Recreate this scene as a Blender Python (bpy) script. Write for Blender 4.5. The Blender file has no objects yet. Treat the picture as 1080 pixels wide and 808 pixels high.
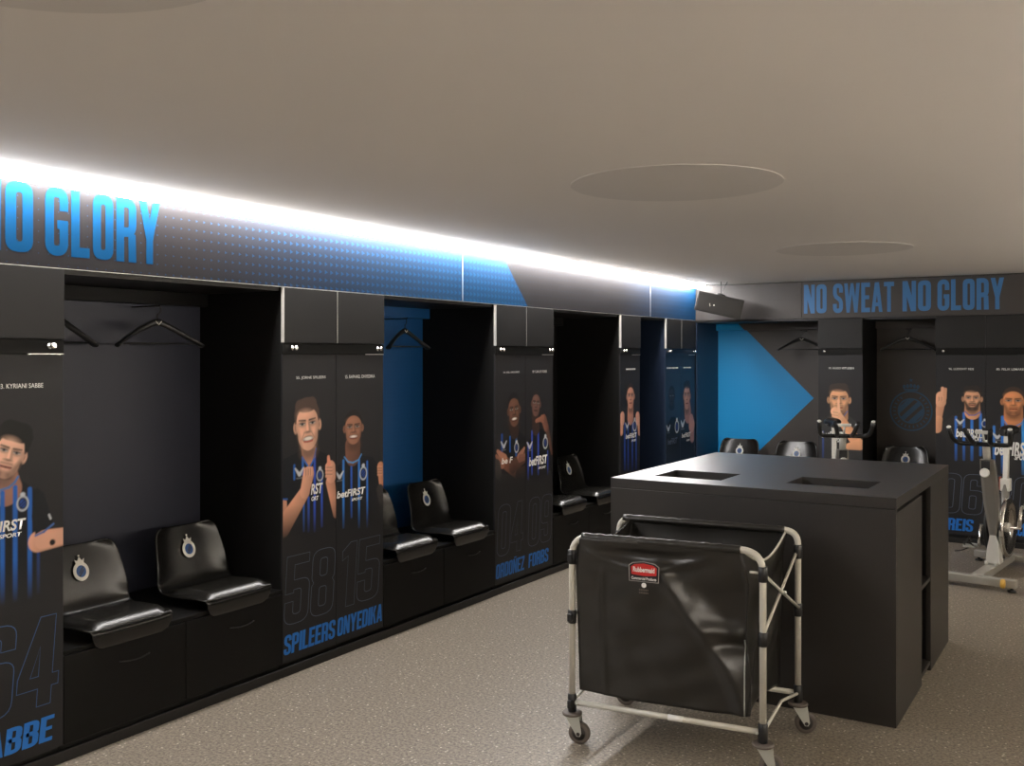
import bpy, bmesh, math, random
import numpy as np
from mathutils import Vector, Matrix

PI = math.pi
random.seed(7)
SC = bpy.context.scene
COL = SC.collection

# ------------------------------------------------------------------ camera, light, exposure
CAM_Z, CAM_YAW, LENS_PX = 1.62, math.radians(31.86), 1030.0
cam_data = bpy.data.cameras.new('camera')
cam_data.sensor_width = 36.0
cam_data.sensor_fit = 'HORIZONTAL'
cam_data.lens = LENS_PX / 1080.0 * 36.0
cam_data.shift_y = -29.0 / 1080.0
cam_data.clip_start = 0.02
cam = bpy.data.objects.new('camera', cam_data)
cam.location = (0, 0, CAM_Z)
cam.rotation_euler = (PI / 2, 0, CAM_YAW)
COL.objects.link(cam)
SC.camera = cam

SC.view_settings.view_transform = 'Standard'
SC.view_settings.look = 'None'
SC.view_settings.exposure = 2.1
SC.view_settings.gamma = 1.0
SC.view_settings.use_curve_mapping = False
SC.cycles.max_bounces = 10
SC.cycles.diffuse_bounces = 6
SC.cycles.caustics_reflective = False
SC.cycles.caustics_refractive = False

world = bpy.data.worlds.new('world')
SC.world = world
world.use_nodes = True
world.node_tree.nodes['Background'].inputs[0].default_value = (1.0, 0.85, 0.68, 1)
world.node_tree.nodes['Background'].inputs[1].default_value = 0.0

LED_LEFT, FILL_RIGHT = 15.0, 11.0            # emission strengths: left cove strip, and the uplight added on the right
LED_COL = (1.0, 0.962, 0.945)
CEIL = 2.315
FASCIA_Z = 1.967

# ------------------------------------------------------------------ helpers
def lin(c):
    return tuple(((v / 255.0) / 12.92 if v / 255.0 <= 0.04045 else ((v / 255.0 + 0.055) / 1.055) ** 2.4) for v in c)

def tag(o, label, cat, group=None):
    o['label'] = label
    o['category'] = cat
    if group: o['group'] = group
    return o

def thing(name, label, cat, loc=(0, 0, 0), rz=0.0, group=None):
    o = bpy.data.objects.new(name, None)
    o.empty_display_size = 0.1
    o.location = loc
    o.rotation_euler = (0, 0, rz)
    COL.objects.link(o)
    return tag(o, label, cat, group)

class MB:
    """collects shapes into one mesh"""
    def __init__(self): self.bm = bmesh.new()
    def _merge(self, other, M=None):
        if M is not None: bmesh.ops.transform(other, matrix=M, verts=other.verts)
        me = bpy.data.meshes.new('tmp'); other.to_mesh(me); other.free()
        self.bm.from_mesh(me); bpy.data.meshes.remove(me)
    def box(self, x0, y0, z0, x1, y1, z1, bev=0.0, seg=2, M=None):
        b = bmesh.new()
        bmesh.ops.create_cube(b, size=1.0)
        S = Matrix.Translation(((x0 + x1) / 2, (y0 + y1) / 2, (z0 + z1) / 2)) @ Matrix.Diagonal((abs(x1 - x0), abs(y1 - y0), abs(z1 - z0), 1))
        bmesh.ops.transform(b, matrix=S, verts=b.verts)
        if bev > 0: bmesh.ops.bevel(b, geom=b.edges[:], offset=bev, segments=seg, affect='EDGES', profile=0.5)
        self._merge(b, M); return self
    def tube(self, pts, r, n=12, cap=True, closed=False):
        pts = [Vector(p) for p in pts]; m = len(pts)
        rs = r if isinstance(r, (list, tuple)) else [r] * m
        T = []
        for i in range(m):
            if closed: t = pts[(i + 1) % m] - pts[i - 1]
            else: t = pts[min(i + 1, m - 1)] - pts[max(i - 1, 0)]
            T.append(t.normalized())
        up = Vector((0, 0, 1)) if abs(T[0].z) < 0.9 else Vector((1, 0, 0))
        nrm = (up - T[0] * up.dot(T[0])).normalized()
        rings = []
        for i in range(m):
            nrm = (nrm - T[i] * nrm.dot(T[i])).normalized()
            bi = T[i].cross(nrm)
            rings.append([self.bm.verts.new(pts[i] + (nrm * math.cos(2 * PI * k / n) + bi * math.sin(2 * PI * k / n)) * rs[i]) for k in range(n)])
        for i in range(m - 1 + (1 if closed else 0)):
            a, b = rings[i], rings[(i + 1) % m]
            for k in range(n):
                f = self.bm.faces.new((a[k], a[(k + 1) % n], b[(k + 1) % n], b[k])); f.smooth = True
        if cap and not closed:
            self.bm.faces.new(rings[0][::-1]); self.bm.faces.new(rings[-1])
        return self
    def lathe(self, prof, n=28, M=None):
        """prof: (radius, height) pairs, spun about local z"""
        b = bmesh.new(); rings = []
        for r, h in prof:
            rings.append([b.verts.new((max(r, 1e-5) * math.cos(2 * PI * k / n), max(r, 1e-5) * math.sin(2 * PI * k / n), h)) for k in range(n)])
        for i in range(len(rings) - 1):
            for k in range(n):
                f = b.faces.new((rings[i][k], rings[i][(k + 1) % n], rings[i + 1][(k + 1) % n], rings[i + 1][k])); f.smooth = True
        b.faces.new(rings[0][::-1]); b.faces.new(rings[-1])
        self._merge(b, M); return self
    def prism(self, poly, d, M=None, bev=0.0):
        """poly in local (x, y), extruded along local z from 0 to d"""
        b = bmesh.new()
        vs = [b.verts.new((p[0], p[1], 0)) for p in poly]
        f = b.faces.new(vs)
        r = bmesh.ops.extrude_face_region(b, geom=[f])
        bmesh.ops.translate(b, vec=(0, 0, d), verts=[v for v in r['geom'] if isinstance(v, bmesh.types.BMVert)])
        if bev > 0: bmesh.ops.bevel(b, geom=b.edges[:], offset=bev, segments=2, affect='EDGES', profile=0.5)
        self._merge(b, M); return self
    def grid(self, P, closed=False, flip=False, smooth=True):
        """P[i][j] points -> quads"""
        V = [[self.bm.verts.new(p) for p in row] for row in P]
        ni, nj = len(V), len(V[0])
        for i in range(ni - 1):
            for j in range(nj if closed else nj - 1):
                q = (V[i][j], V[i][(j + 1) % nj], V[i + 1][(j + 1) % nj], V[i + 1][j])
                f = self.bm.faces.new(q[::-1] if flip else q); f.smooth = smooth
        return V
    def build(self, name, mat, parent=None, recalc=True):
        if recalc: bmesh.ops.recalc_face_normals(self.bm, faces=self.bm.faces)
        me = bpy.data.meshes.new(name); self.bm.to_mesh(me); self.bm.free()
        me.materials.append(mat)
        o = bpy.data.objects.new(name, me); COL.objects.link(o)
        if parent is not None: o.parent = parent
        return o

def struct(name, mb, mat, parent=None):
    o = mb.build(name, mat, parent)
    if parent is None: o['kind'] = 'structure'
    return o

def round_path(pts, r, n=6):
    pts = [Vector(p) for p in pts]; out = [pts[0]]
    for i in range(1, len(pts) - 1):
        a, b, c = pts[i - 1], pts[i], pts[i + 1]
        u, v = (a - b), (c - b)
        rr = min(r, u.length * 0.49, v.length * 0.49)
        p, q = b + u.normalized() * rr, b + v.normalized() * rr
        for k in range(n + 1):
            t = k / n
            out.append(p * (1 - t) ** 2 + b * 2 * t * (1 - t) + q * t * t)
    out.append(pts[-1]); return out

def aim(p, d, up=(0, 0, 1)):
    """matrix whose local z points along d, origin p"""
    z = Vector(d).normalized(); u = Vector(up)
    if abs(z.dot(u)) > 0.98: u = Vector((1, 0, 0))
    x = u.cross(z).normalized(); y = z.cross(x)
    M = Matrix((x, y, z)).transposed().to_4x4(); M.translation = Vector(p); return M

def circle(cx, cy, rx, ry=None, n=32, a0=0.0):
    ry = rx if ry is None else ry
    return [(cx + rx * math.cos(a0 + 2 * PI * k / n), cy + ry * math.sin(a0 + 2 * PI * k / n)) for k in range(n)]

def copy_tree(o, parent=None):
    c = o.copy(); COL.objects.link(c)
    if parent is not None: c.parent = parent
    for ch in list(o.children): copy_tree(ch, c)
    return c

def relabel(o, label, group=None):
    o['label'] = label
    if group: o['group'] = group

# ------------------------------------------------------------------ materials
def mat(name, col, rough=0.5, metal=0.0, bump=0.0, bscale=200.0, spec=0.5, vary=0.0, vscale=30.0, emit=None, coat=0.0):
    m = bpy.data.materials.new(name); m.use_nodes = True
    nt = m.node_tree; p = nt.nodes['Principled BSDF']
    p.inputs['Base Color'].default_value = (*col, 1)
    p.inputs['Roughness'].default_value = rough
    p.inputs['Metallic'].default_value = metal
    p.inputs['Specular IOR Level'].default_value = spec
    if coat: p.inputs['Coat Weight'].default_value = coat
    if emit:
        p.inputs['Emission Color'].default_value = (*emit[0], 1); p.inputs['Emission Strength'].default_value = emit[1]
    if bump or vary:
        tc = nt.nodes.new('ShaderNodeTexCoord')
    if bump:
        n = nt.nodes.new('ShaderNodeTexNoise'); n.inputs['Scale'].default_value = bscale; n.inputs['Detail'].default_value = 3
        b = nt.nodes.new('ShaderNodeBump'); b.inputs['Strength'].default_value = bump; b.inputs['Distance'].default_value = 0.002
        nt.links.new(tc.outputs['Object'], n.inputs['Vector']); nt.links.new(n.outputs['Fac'], b.inputs['Height']); nt.links.new(b.outputs['Normal'], p.inputs['Normal'])
    if vary:
        n = nt.nodes.new('ShaderNodeTexNoise'); n.inputs['Scale'].default_value = vscale; n.inputs['Detail'].default_value = 5
        r = nt.nodes.new('ShaderNodeValToRGB')
        r.color_ramp.elements[0].position = 0.3; r.color_ramp.elements[1].position = 0.7
        r.color_ramp.elements[0].color = (*[c * (1 - vary) for c in col], 1); r.color_ramp.elements[1].color = (*[min(1, c * (1 + vary)) for c in col], 1)
        nt.links.new(tc.outputs['Object'], n.inputs['Vector']); nt.links.new(n.outputs['Fac'], r.inputs['Fac']); nt.links.new(r.outputs['Color'], p.inputs['Base Color'])
    return m

class NT:
    """tiny expression helper over math nodes"""
    def __init__(self, m): self.m = m; self.nt = m.node_tree; self.p = self.nt.nodes['Principled BSDF']
    def op(self, o, *a, clamp=False):
        n = self.nt.nodes.new('ShaderNodeMath'); n.operation = o; n.use_clamp = clamp
        for i, v in enumerate(a):
            if isinstance(v, (int, float)): n.inputs[i].default_value = v
            else: self.nt.links.new(v, n.inputs[i])
        return n.outputs[0]
    def coords(self):
        tc = self.nt.nodes.new('ShaderNodeTexCoord'); s = self.nt.nodes.new('ShaderNodeSeparateXYZ')
        self.nt.links.new(tc.outputs['Object'], s.inputs[0]); return s.outputs
    def ramp(self, v, a, b):     # linear 0..1 between a and b
        n = self.nt.nodes.new('ShaderNodeMapRange'); n.clamp = True
        self.nt.links.new(v, n.inputs['Value']); n.inputs['From Min'].default_value = a; n.inputs['From Max'].default_value = b
        return n.outputs['Result']
    def mix(self, fac, c0, c1):
        n = self.nt.nodes.new('ShaderNodeMix'); n.data_type = 'RGBA'
        if isinstance(fac, (int, float)): n.inputs[0].default_value = fac
        else: self.nt.links.new(fac, n.inputs[0])
        for i, c in ((6, c0), (7, c1)):
            if isinstance(c, tuple): n.inputs[i].default_value = (*c, 1)
            else: self.nt.links.new(c, n.inputs[i])
        return n.outputs[2]
    def base(self, c): self.nt.links.new(c, self.p.inputs['Base Color'])
    def tri(self, a, z, cell, size):
        """small right-pointing triangles on a square lattice; size 0..1 (value or socket)"""
        u = self.op('FRACT', self.op('DIVIDE', a, cell)); v = self.op('FRACT', self.op('DIVIDE', z, cell))
        h = self.op('MULTIPLY', self.op('SUBTRACT', size, u), 0.5)
        return self.op('LESS_THAN', self.op('ABSOLUTE', self.op('SUBTRACT', v, 0.5)), h)

DOOR = (0.0155, 0.0150, 0.0162)
NAVY = (0.014, 0.030, 0.058)
BLUE = (0.005, 0.150, 0.460)
M = {}
M['black'] = mat('black_laminate', (0.0085, 0.008, 0.0072), 0.45, bump=0.05, bscale=350)
M['locker'] = mat('locker_laminate', (0.0075, 0.0072, 0.0068), 0.50, spec=0.15, bump=0.06, bscale=350)
M['door'] = mat('poster_door_film', DOOR, 0.50, spec=0.35)
M['upper'] = mat('upper_door_laminate', (0.0120, 0.0115, 0.0112), 0.48, spec=0.3)
M['navydoor'] = mat('navy_door_film', (0.010, 0.022, 0.044), 0.45)
M['navy'] = mat('navy_laminate', (0.008, 0.017, 0.040), 0.45)
M['greypanel'] = mat('slate_panel_film', (0.034, 0.037, 0.056), 0.5)
M['silver'] = mat('aluminium_lit_edge', (0.80, 0.78, 0.72), 0.3, 0.6)  # also stands in for light caught on edges and seams
M['chrome'] = mat('chrome', (0.82, 0.80, 0.76), 0.16, 1.0)
M['ceiling'] = mat('ceiling_paint', (0.86, 0.832, 0.80), 0.9, bump=0.08, bscale=60)
M['disc'] = mat('ceiling_disc_cloth', (0.745, 0.722, 0.695), 0.9)
M['seat'] = mat('black_leatherette', (0.0070, 0.0064, 0.0056), 0.24, bump=0.05, bscale=700)
M['cushion'] = mat('black_cushion_vinyl', (0.014, 0.0130, 0.011), 0.24, bump=0.06, bscale=700)
M['piping'] = mat('glossy_piping', (0.030, 0.028, 0.024), 0.16)
M['crestwhite'] = mat('badge_silver_white', (0.66, 0.64, 0.57), 0.35)
M['crestblue'] = mat('badge_blue', (0.010, 0.065, 0.220), 0.4)
M['crestblack'] = mat('badge_black', (0.01, 0.01, 0.012), 0.4)
M['hanger'] = mat('hanger_plastic', (0.016, 0.016, 0.016), 0.3)
M['labelrim'] = mat('label_border', (0.30, 0.29, 0.27), 0.5)
M['white'] = mat('white_lettering', (0.80, 0.79, 0.75), 0.5)
M['surname'] = mat('bright_blue_lettering', (0.012, 0.170, 0.600), 0.5)
M['blueletter'] = mat('blue_lettering', (0.0007, 0.046, 0.125), 0.6, spec=0.08)
M['bluedim'] = mat('dark_blue_lettering', (0.028, 0.135, 0.320), 0.5)
M['blueline'] = mat('blue_outline', (0.030, 0.090, 0.240), 0.5)
M['greyline'] = mat('grey_outline', (0.075, 0.095, 0.140), 0.5)
M['crestprint'] = mat('faded_blue_print', (0.040, 0.105, 0.190), 0.5)
M['table'] = mat('counter_laminate', (0.0135, 0.0110, 0.0088), 0.42, spec=0.65, bump=0.05, bscale=400)
M['tabletop'] = mat('counter_top_laminate', (0.0100, 0.0080, 0.0064), 0.36, spec=0.8, bump=0.05, bscale=400, coat=1.0)
M['tabletop'].node_tree.nodes['Principled BSDF'].inputs['Coat Roughness'].default_value = 0.33
M['tabletop'].node_tree.nodes['Principled BSDF'].inputs['Coat IOR'].default_value = 1.6
M['counterinner'] = mat('counter_inner', (0.010, 0.009, 0.008), 0.5)
M['frame'] = mat('pale_grey_tube_paint', (0.56, 0.54, 0.47), 0.32)
M['bag'] = mat('black_vinyl_bag', (0.013, 0.012, 0.0098), 0.30, spec=0.7, bump=0.15, bscale=14)
M['clip'] = mat('black_plastic', (0.012, 0.012, 0.012), 0.4)
M['tyre'] = mat('brown_grey_rubber', (0.115, 0.095, 0.080), 0.6)
M['hub'] = mat('dark_hub', (0.035, 0.03, 0.027), 0.5)
M['zinc'] = mat('zinc_steel', (0.62, 0.64, 0.60), 0.35, 0.7)
M['red'] = mat('red_label', (0.52, 0.018, 0.016), 0.4)
M['bikegrey'] = mat('bike_silver_paint', (0.21, 0.20, 0.18), 0.38, 0.35)
M['bikebase'] = mat('bike_frame_paint', (0.36, 0.345, 0.305), 0.38, 0.3)
M['bikewhite'] = mat('bike_white_alloy', (0.62, 0.61, 0.56), 0.38, 0.2)
M['rubber'] = mat('bike_black_grip', (0.010, 0.010, 0.010), 0.38)
M['yellow'] = mat('yellow_wheel', (0.62, 0.37, 0.06), 0.5)
M['orange'] = mat('orange_bracket', (0.45, 0.09, 0.04), 0.5)
M['speaker'] = mat('speaker_cabinet', (0.022, 0.020, 0.018), 0.5, bump=0.1, bscale=500)
M['grille'] = mat('speaker_grille', (0.016, 0.015, 0.014), 0.45)
M['crestwall'] = mat('dark_brown_panel', (0.066, 0.056, 0.048), 0.55)
M['paleplaster'] = mat('pale_wall_paint', (0.72, 0.68, 0.62), 0.8)
M['midplaster'] = mat('mid_wall_paint', (0.34, 0.32, 0.29), 0.8)
M['backwall'] = mat('dark_wall_paint', (0.030, 0.028, 0.026), 0.6)
M['led'] = mat('led_diffuser', (0.9, 0.9, 0.9), 0.5, emit=(LED_COL, LED_LEFT))
M['filluplight'] = mat('added_uplight_diffuser', (0.9, 0.9, 0.9), 0.5, emit=((1.0, 0.925, 0.83), FILL_RIGHT))  # diffuser of the uplight added out of view

# floor: speckled warm grey rubber
m = mat('speckled_floor', (0.3, 0.27, 0.23), 0.42, spec=0.4); M['floor'] = m
k = NT(m)
tc = k.nt.nodes.new('ShaderNodeTexCoord')
v1 = k.nt.nodes.new('ShaderNodeTexNoise'); v1.inputs['Scale'].default_value = 75; v1.inputs['Detail'].default_value = 4; v1.inputs['Roughness'].default_value = 0.75
v2 = k.nt.nodes.new('ShaderNodeTexVoronoi'); v2.inputs['Scale'].default_value = 48
v3 = k.nt.nodes.new('ShaderNodeTexNoise'); v3.inputs['Scale'].default_value = 1.3; v3.inputs['Detail'].default_value = 3
for v in (v1, v2, v3): k.nt.links.new(tc.outputs['Object'], v.inputs['Vector'])
c = k.mix(k.ramp(v1.outputs['Fac'], 0.38, 0.62), (0.088, 0.074, 0.057), (0.305, 0.262, 0.205))
sep = k.nt.nodes.new('ShaderNodeSeparateColor'); k.nt.links.new(v2.outputs['Color'], sep.inputs[0])
fl = k.op('MULTIPLY', k.op('LESS_THAN', v2.outputs['Distance'], 0.21), k.op('GREATER_THAN', sep.outputs[0], 0.72))
c = k.mix(k.op('MULTIPLY', fl, 0.8), c, (0.70, 0.63, 0.52))
fd = k.op('MULTIPLY', k.op('LESS_THAN', v2.outputs['Distance'], 0.2), k.op('LESS_THAN', sep.outputs[0], 0.2))
c = k.mix(k.op('MULTIPLY', fd, 0.5), c, (0.09, 0.08, 0.07))
c = k.mix(k.op('MULTIPLY', k.ramp(v3.outputs['Fac'], 0.3, 0.7), 0.12), c, (0.22, 0.19, 0.155))
k.base(c)
b = k.nt.nodes.new('ShaderNodeBump'); b.inputs['Strength'].default_value = 0.12; b.inputs['Distance'].default_value = 0.002
k.nt.links.new(v1.outputs['Fac'], b.inputs['Height']); k.nt.links.new(b.outputs['Normal'], k.p.inputs['Normal'])

# left fascia: dark film with a blue printed fade of little triangles and a 45 degree colour break
m = mat('printed_fascia', (0.03, 0.03, 0.03), 0.5); M['fascia'] = m
m.node_tree.nodes['Principled BSDF'].inputs['Specular IOR Level'].default_value = 0.15
k = NT(m); X, Y, Z = k.coords()
brk = k.op('ADD', 5.657, k.op('SUBTRACT', 2.269, Z))
inb = k.op('LESS_THAN', Y, brk)
fade1 = k.op('MULTIPLY', k.ramp(Y, 3.0, 5.3), inb)
fade2 = k.ramp(Y, 7.4, 9.15)
fade = k.op('MAXIMUM', k.op('POWER', fade1, 1.25), k.op('POWER', fade2, 1.3))
size = k.op('ADD', k.op('MULTIPLY', k.op('ADD', fade1, fade2), 0.40), k.op('ADD', 0.15, k.op('MULTIPLY', k.ramp(Y, 2.4, 3.6), k.op('MULTIPLY', inb, 0.25))))
tri = k.tri(Y, Z, 0.0425, size)
tfac = k.op('MULTIPLY', tri, k.op('ADD', 0.45, k.op('MULTIPLY', fade1, 0.5)))
c = k.mix(fade, (0.0145, 0.0130, 0.0145), (0.0015, 0.034, 0.095))
c = k.mix(tfac, c, (0.0015, 0.052, 0.140))
k.base(c)

m = mat('dark_fascia', (0.036, 0.031, 0.028), 0.5); M['fasciaback'] = m

# blue printed panel with faint triangles
def halftone(name, blue, dark, tip=None, base2=None):
    m = mat(name, blue, 0.45); k = NT(m); X, Y, Z = k.coords()
    t = k.tri(X, Z, 0.030, 0.62)
    c = k.mix(k.op('MULTIPLY', t, 0.28), blue, dark)
    if tip:
        ins = k.op('LESS_THAN', k.op('ABSOLUTE', k.op('SUBTRACT', Z, tip[1])), k.op('SUBTRACT', tip[0], X))
        c = k.mix(ins, base2, c)
    k.base(c); return m
M['bluepanel'] = halftone('blue_halftone_panel', (0.006, 0.075, 0.230), (0.005, 0.058, 0.180))
M['arrowpanel'] = halftone('blue_arrow_panel', (0.008, 0.300, 0.680), (0.007, 0.250, 0.600), (0.998, 1.197), (0.060, 0.051, 0.045))

# printed picture: colour attribute
m = bpy.data.materials.new('printed_picture'); m.use_nodes = True; M['print'] = m
p = m.node_tree.nodes['Principled BSDF']; p.inputs['Roughness'].default_value = 0.50; p.inputs['Specular IOR Level'].default_value = 0.35
at = m.node_tree.nodes.new('ShaderNodeAttribute'); at.attribute_name = 'ink'
m.node_tree.links.new(at.outputs['Color'], p.inputs['Base Color'])

# ------------------------------------------------------------------ lettering
def lettering(name, s, material, parent, box, frame, shear=0.0, bold=0.0, thick=0.0008, outline=0.0, fit=True, spacing=1.0):
    """box = (a0, z0, a1, z1) on the plane given by frame = matrix taking (a, z, out) to parent space"""
    cu = bpy.data.curves.new('tmp_text', 'FONT'); cu.body = s
    cu.size = 1.0; cu.shear = shear; cu.offset = bold; cu.space_character = spacing; cu.resolution_u = 4
    if outline: cu.fill_mode = 'NONE'; cu.bevel_depth = outline; cu.bevel_resolution = 0
    to = bpy.data.objects.new('tmp_text', cu); COL.objects.link(to)
    bpy.context.view_layer.update()
    dg = bpy.context.evaluated_depsgraph_get()
    me = bpy.data.meshes.new_from_object(to.evaluated_get(dg))
    bpy.data.objects.remove(to); bpy.data.curves.remove(cu)
    co = np.empty(len(me.vertices) * 3); me.vertices.foreach_get('co', co); co = co.reshape(-1, 3)
    lo, hi = co.min(0), co.max(0)
    a0, z0, a1, z1 = box
    out = np.empty_like(co)
    out[:, 0] = a0 + (co[:, 0] - lo[0]) / (hi[0] - lo[0]) * (a1 - a0)
    out[:, 1] = z0 + (co[:, 1] - lo[1]) / (hi[1] - lo[1]) * (z1 - z0)
    out[:, 2] = thick if not outline else (co[:, 2] * 0.01 + thick)
    F = np.array(frame)
    w = out @ F[:3, :3].T + F[:3, 3]
    me.vertices.foreach_set('co', w.ravel()); me.update()
    me.name = name; me.materials.clear(); me.materials.append(material)
    o = bpy.data.objects.new(name, me); COL.objects.link(o)
    if parent is not None: o.parent = parent
    return o

def plane_frame(origin, adir, zdir=(0, 0, 1)):
    a, z = Vector(adir), Vector(zdir); n = a.cross(z)
    Mx = Matrix((a, z, n)).transposed().to_4x4(); Mx.translation = Vector(origin); return Mx

FRONT = plane_frame((0, 0, 0), (1, 0, 0))          # local front of the furniture: faces -y

# heavy condensed block lettering, drawn as strokes and contours on a 1 x 2.6 body
GH_, GT = 2.6, 0.39
def rpoly(pts, n=5):
    out = []; m = len(pts)
    for i, p in enumerate(pts):
        r = p[2] if len(p) > 2 else 0.0
        b = Vector(p[:2])
        if r <= 0: out.append(tuple(b)); continue
        a, c = Vector(pts[i - 1][:2]), Vector(pts[(i + 1) % m][:2])
        r = min(r, (a - b).length * 0.5, (c - b).length * 0.5)
        u, v = (a - b).normalized() * r + b, (c - b).normalized() * r + b
        for k in range(n + 1):
            t = k / n; out.append(tuple(u * (1 - t) ** 2 + b * 2 * t * (1 - t) + v * t * t))
    return out
def rrect(x0, y0, x1, y1, r): return rpoly([(x0, y0, r), (x1, y0, r), (x1, y1, r), (x0, y1, r)])
def stroke(path, t=GT, r=0.34):
    P = [Vector((x, y, 0)) for x, y in path]
    P = round_path(P, r, 5) if len(P) > 2 else P
    Lf, Rt = [], []
    for i, p in enumerate(P):
        d = (P[min(i + 1, len(P) - 1)] - P[max(i - 1, 0)]).normalized(); nv = Vector((-d.y, d.x, 0)) * t / 2
        Lf.append((p + nv)[:2]); Rt.append((p - nv)[:2])
    return [[Lf[i], Lf[i + 1], Rt[i + 1], Rt[i]] for i in range(len(P) - 1)]
def bar(x0, y0, x1, y1): return [[(x0, y0), (x1, y0), (x1, y1), (x0, y1)]]
def ring(o, i): return [[o[k], o[(k + 1) % len(o)], i[(k + 1) % len(o)], i[k]] for k in range(len(o))]
H_ = GH_; VL = bar(0, 0, GT, H_); VR = bar(1 - GT, 0, 1, H_)
PL = stroke([(.2, 2.42), (.82, 2.42), (.82, 1.22), (.2, 1.22)])
GLYPH = {
 'O': (1, ring(rrect(0, 0, 1, H_, .45), rrect(GT, GT, 1 - GT, H_ - GT, .14))),
 'D': (1, ring(rpoly([(0, 0, .01), (1, 0, .45), (1, H_, .45), (0, H_, .01)]), rpoly([(GT, GT, .01), (1 - GT, GT, .14), (1 - GT, H_ - GT, .14), (GT, H_ - GT, .01)]))),
 'N': (1.06, bar(0, 0, .34, H_) + bar(.72, 0, 1.06, H_) + [[(0, H_), (.40, H_), (1.06, 0), (.66, 0)]]),
 'G': (1, stroke([(.82, 1.72), (.82, 2.42), (.18, 2.42), (.18, .18), (.82, .18), (.82, 1.34)]) + bar(.52, 1.02, 1, 1.36)),
 'C': (1, stroke([(.82, 1.72), (.82, 2.42), (.18, 2.42), (.18, .18), (.82, .18), (.82, .88)])),
 'L': (.86, VL + bar(0, 0, .86, GT)),
 'E': (.88, VL + bar(0, 0, .88, GT) + bar(0, H_ - GT, .88, H_) + bar(0, 1.14, .80, 1.48)),
 'F': (.86, VL + bar(0, H_ - GT, .86, H_) + bar(0, 1.08, .78, 1.42)),
 'T': (1, bar(0, H_ - GT, 1, H_) + bar(.32, 0, .68, H_)),
 'I': (.36, VL),
 'P': (1, VL + PL),
 'R': (1.02, VL + PL + [[(.62, 0), (1.02, 0), (.98, 1.14), (.60, 1.24)]]),
 'B': (1, VL + stroke([(.2, 2.42), (.80, 2.42), (.80, 1.36), (.2, 1.36)]) + stroke([(.2, 1.30), (.82, 1.30), (.82, .18), (.2, .18)])),
 'S': (1, stroke([(.82, 1.80), (.82, 2.42), (.18, 2.42), (.18, 1.48), (.82, 1.12), (.82, .18), (.18, .18), (.18, .80)])),
 'A': (1.1, [[(0, 0), (.34, 0), (.70, H_), (.34, H_)], [(1.1, 0), (.76, 0), (.40, H_), (.76, H_)]] + bar(.2, .50, .9, .84)),
 'Y': (1.1, [[(0, H_), (.38, H_), (.73, 1.0), (.37, 1.0)], [(1.1, H_), (.72, H_), (.37, 1.0), (.73, 1.0)]] + bar(.37, 0, .73, 1.1)),
 'K': (1.06, VL + [[(.36, 1.1), (.66, H_), (1.04, H_), (.62, 1.2)], [(.42, 1.6), (.70, 1.7), (1.06, 0), (.68, 0)]]),
 'W': (1.6, [[(0, H_), (.36, H_), (.56, 0), (.24, 0)], [(.24, 0), (.56, 0), (.94, H_), (.66, H_)], [(.66, H_), (.94, H_), (1.36, 0), (1.04, 0)], [(1.04, 0), (1.36, 0), (1.6, H_), (1.24, H_)]]),
 'M': (1.4, bar(0, 0, .34, H_) + bar(1.06, 0, 1.4, H_) + [[(0, H_), (.42, H_), (.86, .6), (.54, .6)], [(1.4, H_), (.98, H_), (.54, .6), (.86, .6)]]),
 'Z': (.96, bar(0, 0, .96, GT) + bar(0, H_ - GT, .96, H_) + [[(0, GT), (.40, GT), (.96, H_ - GT), (.56, H_ - GT)]]),
 'H': (1.02, VL + bar(.66, 0, 1.02, H_) + bar(0, 1.12, 1.02, 1.48)),
 ' ': (.45, []),
}
GLYPH['Ñ'] = (1.06, GLYPH['N'][1] + bar(.24, H_ + .16, .82, H_ + .40))
GLYPH['Ó'] = (1.0, GLYPH['O'][1] + [[(.36, H_ + .12), (.56, H_ + .12), (.80, H_ + .46), (.50, H_ + .46)]])
SIX = [rpoly([(0, 0, .4), (1, 0, .4), (1, 1.56, .35), (.34, 1.56), (.34, H_ - .36, .12), (.66, H_ - .36, .12), (.66, 1.86), (1, 1.86), (1, H_, .4), (0, H_, .4)]), rrect(.34, .36, .66, 1.22, .12)]
DIGIT = {
 '0': (1, [rrect(0, 0, 1, H_, .45), rrect(.34, .36, .66, H_ - .36, .14)]),
 '1': (.62, [[(.25, 0), (.62, 0), (.62, H_), (.34, H_), (0, H_ - .32), (0, H_ - .70), (.25, H_ - .54)]]),
 '4': (1, [[(.50, 0), (.84, 0), (.84, .52), (1, .52), (1, .88), (.84, .88), (.84, H_), (.46, H_), (0, .92), (0, .52), (.50, .52)], [(.30, .88), (.50, .88), (.50, 1.74)]]),
 '5': (1, [rpoly([(0, 0, .4), (1, 0, .4), (1, 1.66, .4), (.34, 1.66), (.34, H_ - .36), (.95, H_ - .36), (.95, H_), (0, H_), (0, 1.18), (.34, 1.18), (.34, 1.30), (.66, 1.30, .12), (.66, .36, .14), (.34, .36, .14), (.34, .86), (0, .86)])]),
 '6': (1, SIX),
 '9': (1, [[(1 - x, H_ - y) for x, y in c] for c in SIX]),
 '8': (1, [rpoly([(0, 0, .4), (1, 0, .4), (1, 1.22, .25), (.90, 1.34, .1), (1, 1.46, .25), (1, H_, .4), (0, H_, .4), (0, 1.46, .25), (.10, 1.34, .1), (0, 1.22, .25)]), rrect(.34, .36, .66, 1.12, .12), rrect(.34, 1.54, .66, H_ - .36, .12)]),
}
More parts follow.
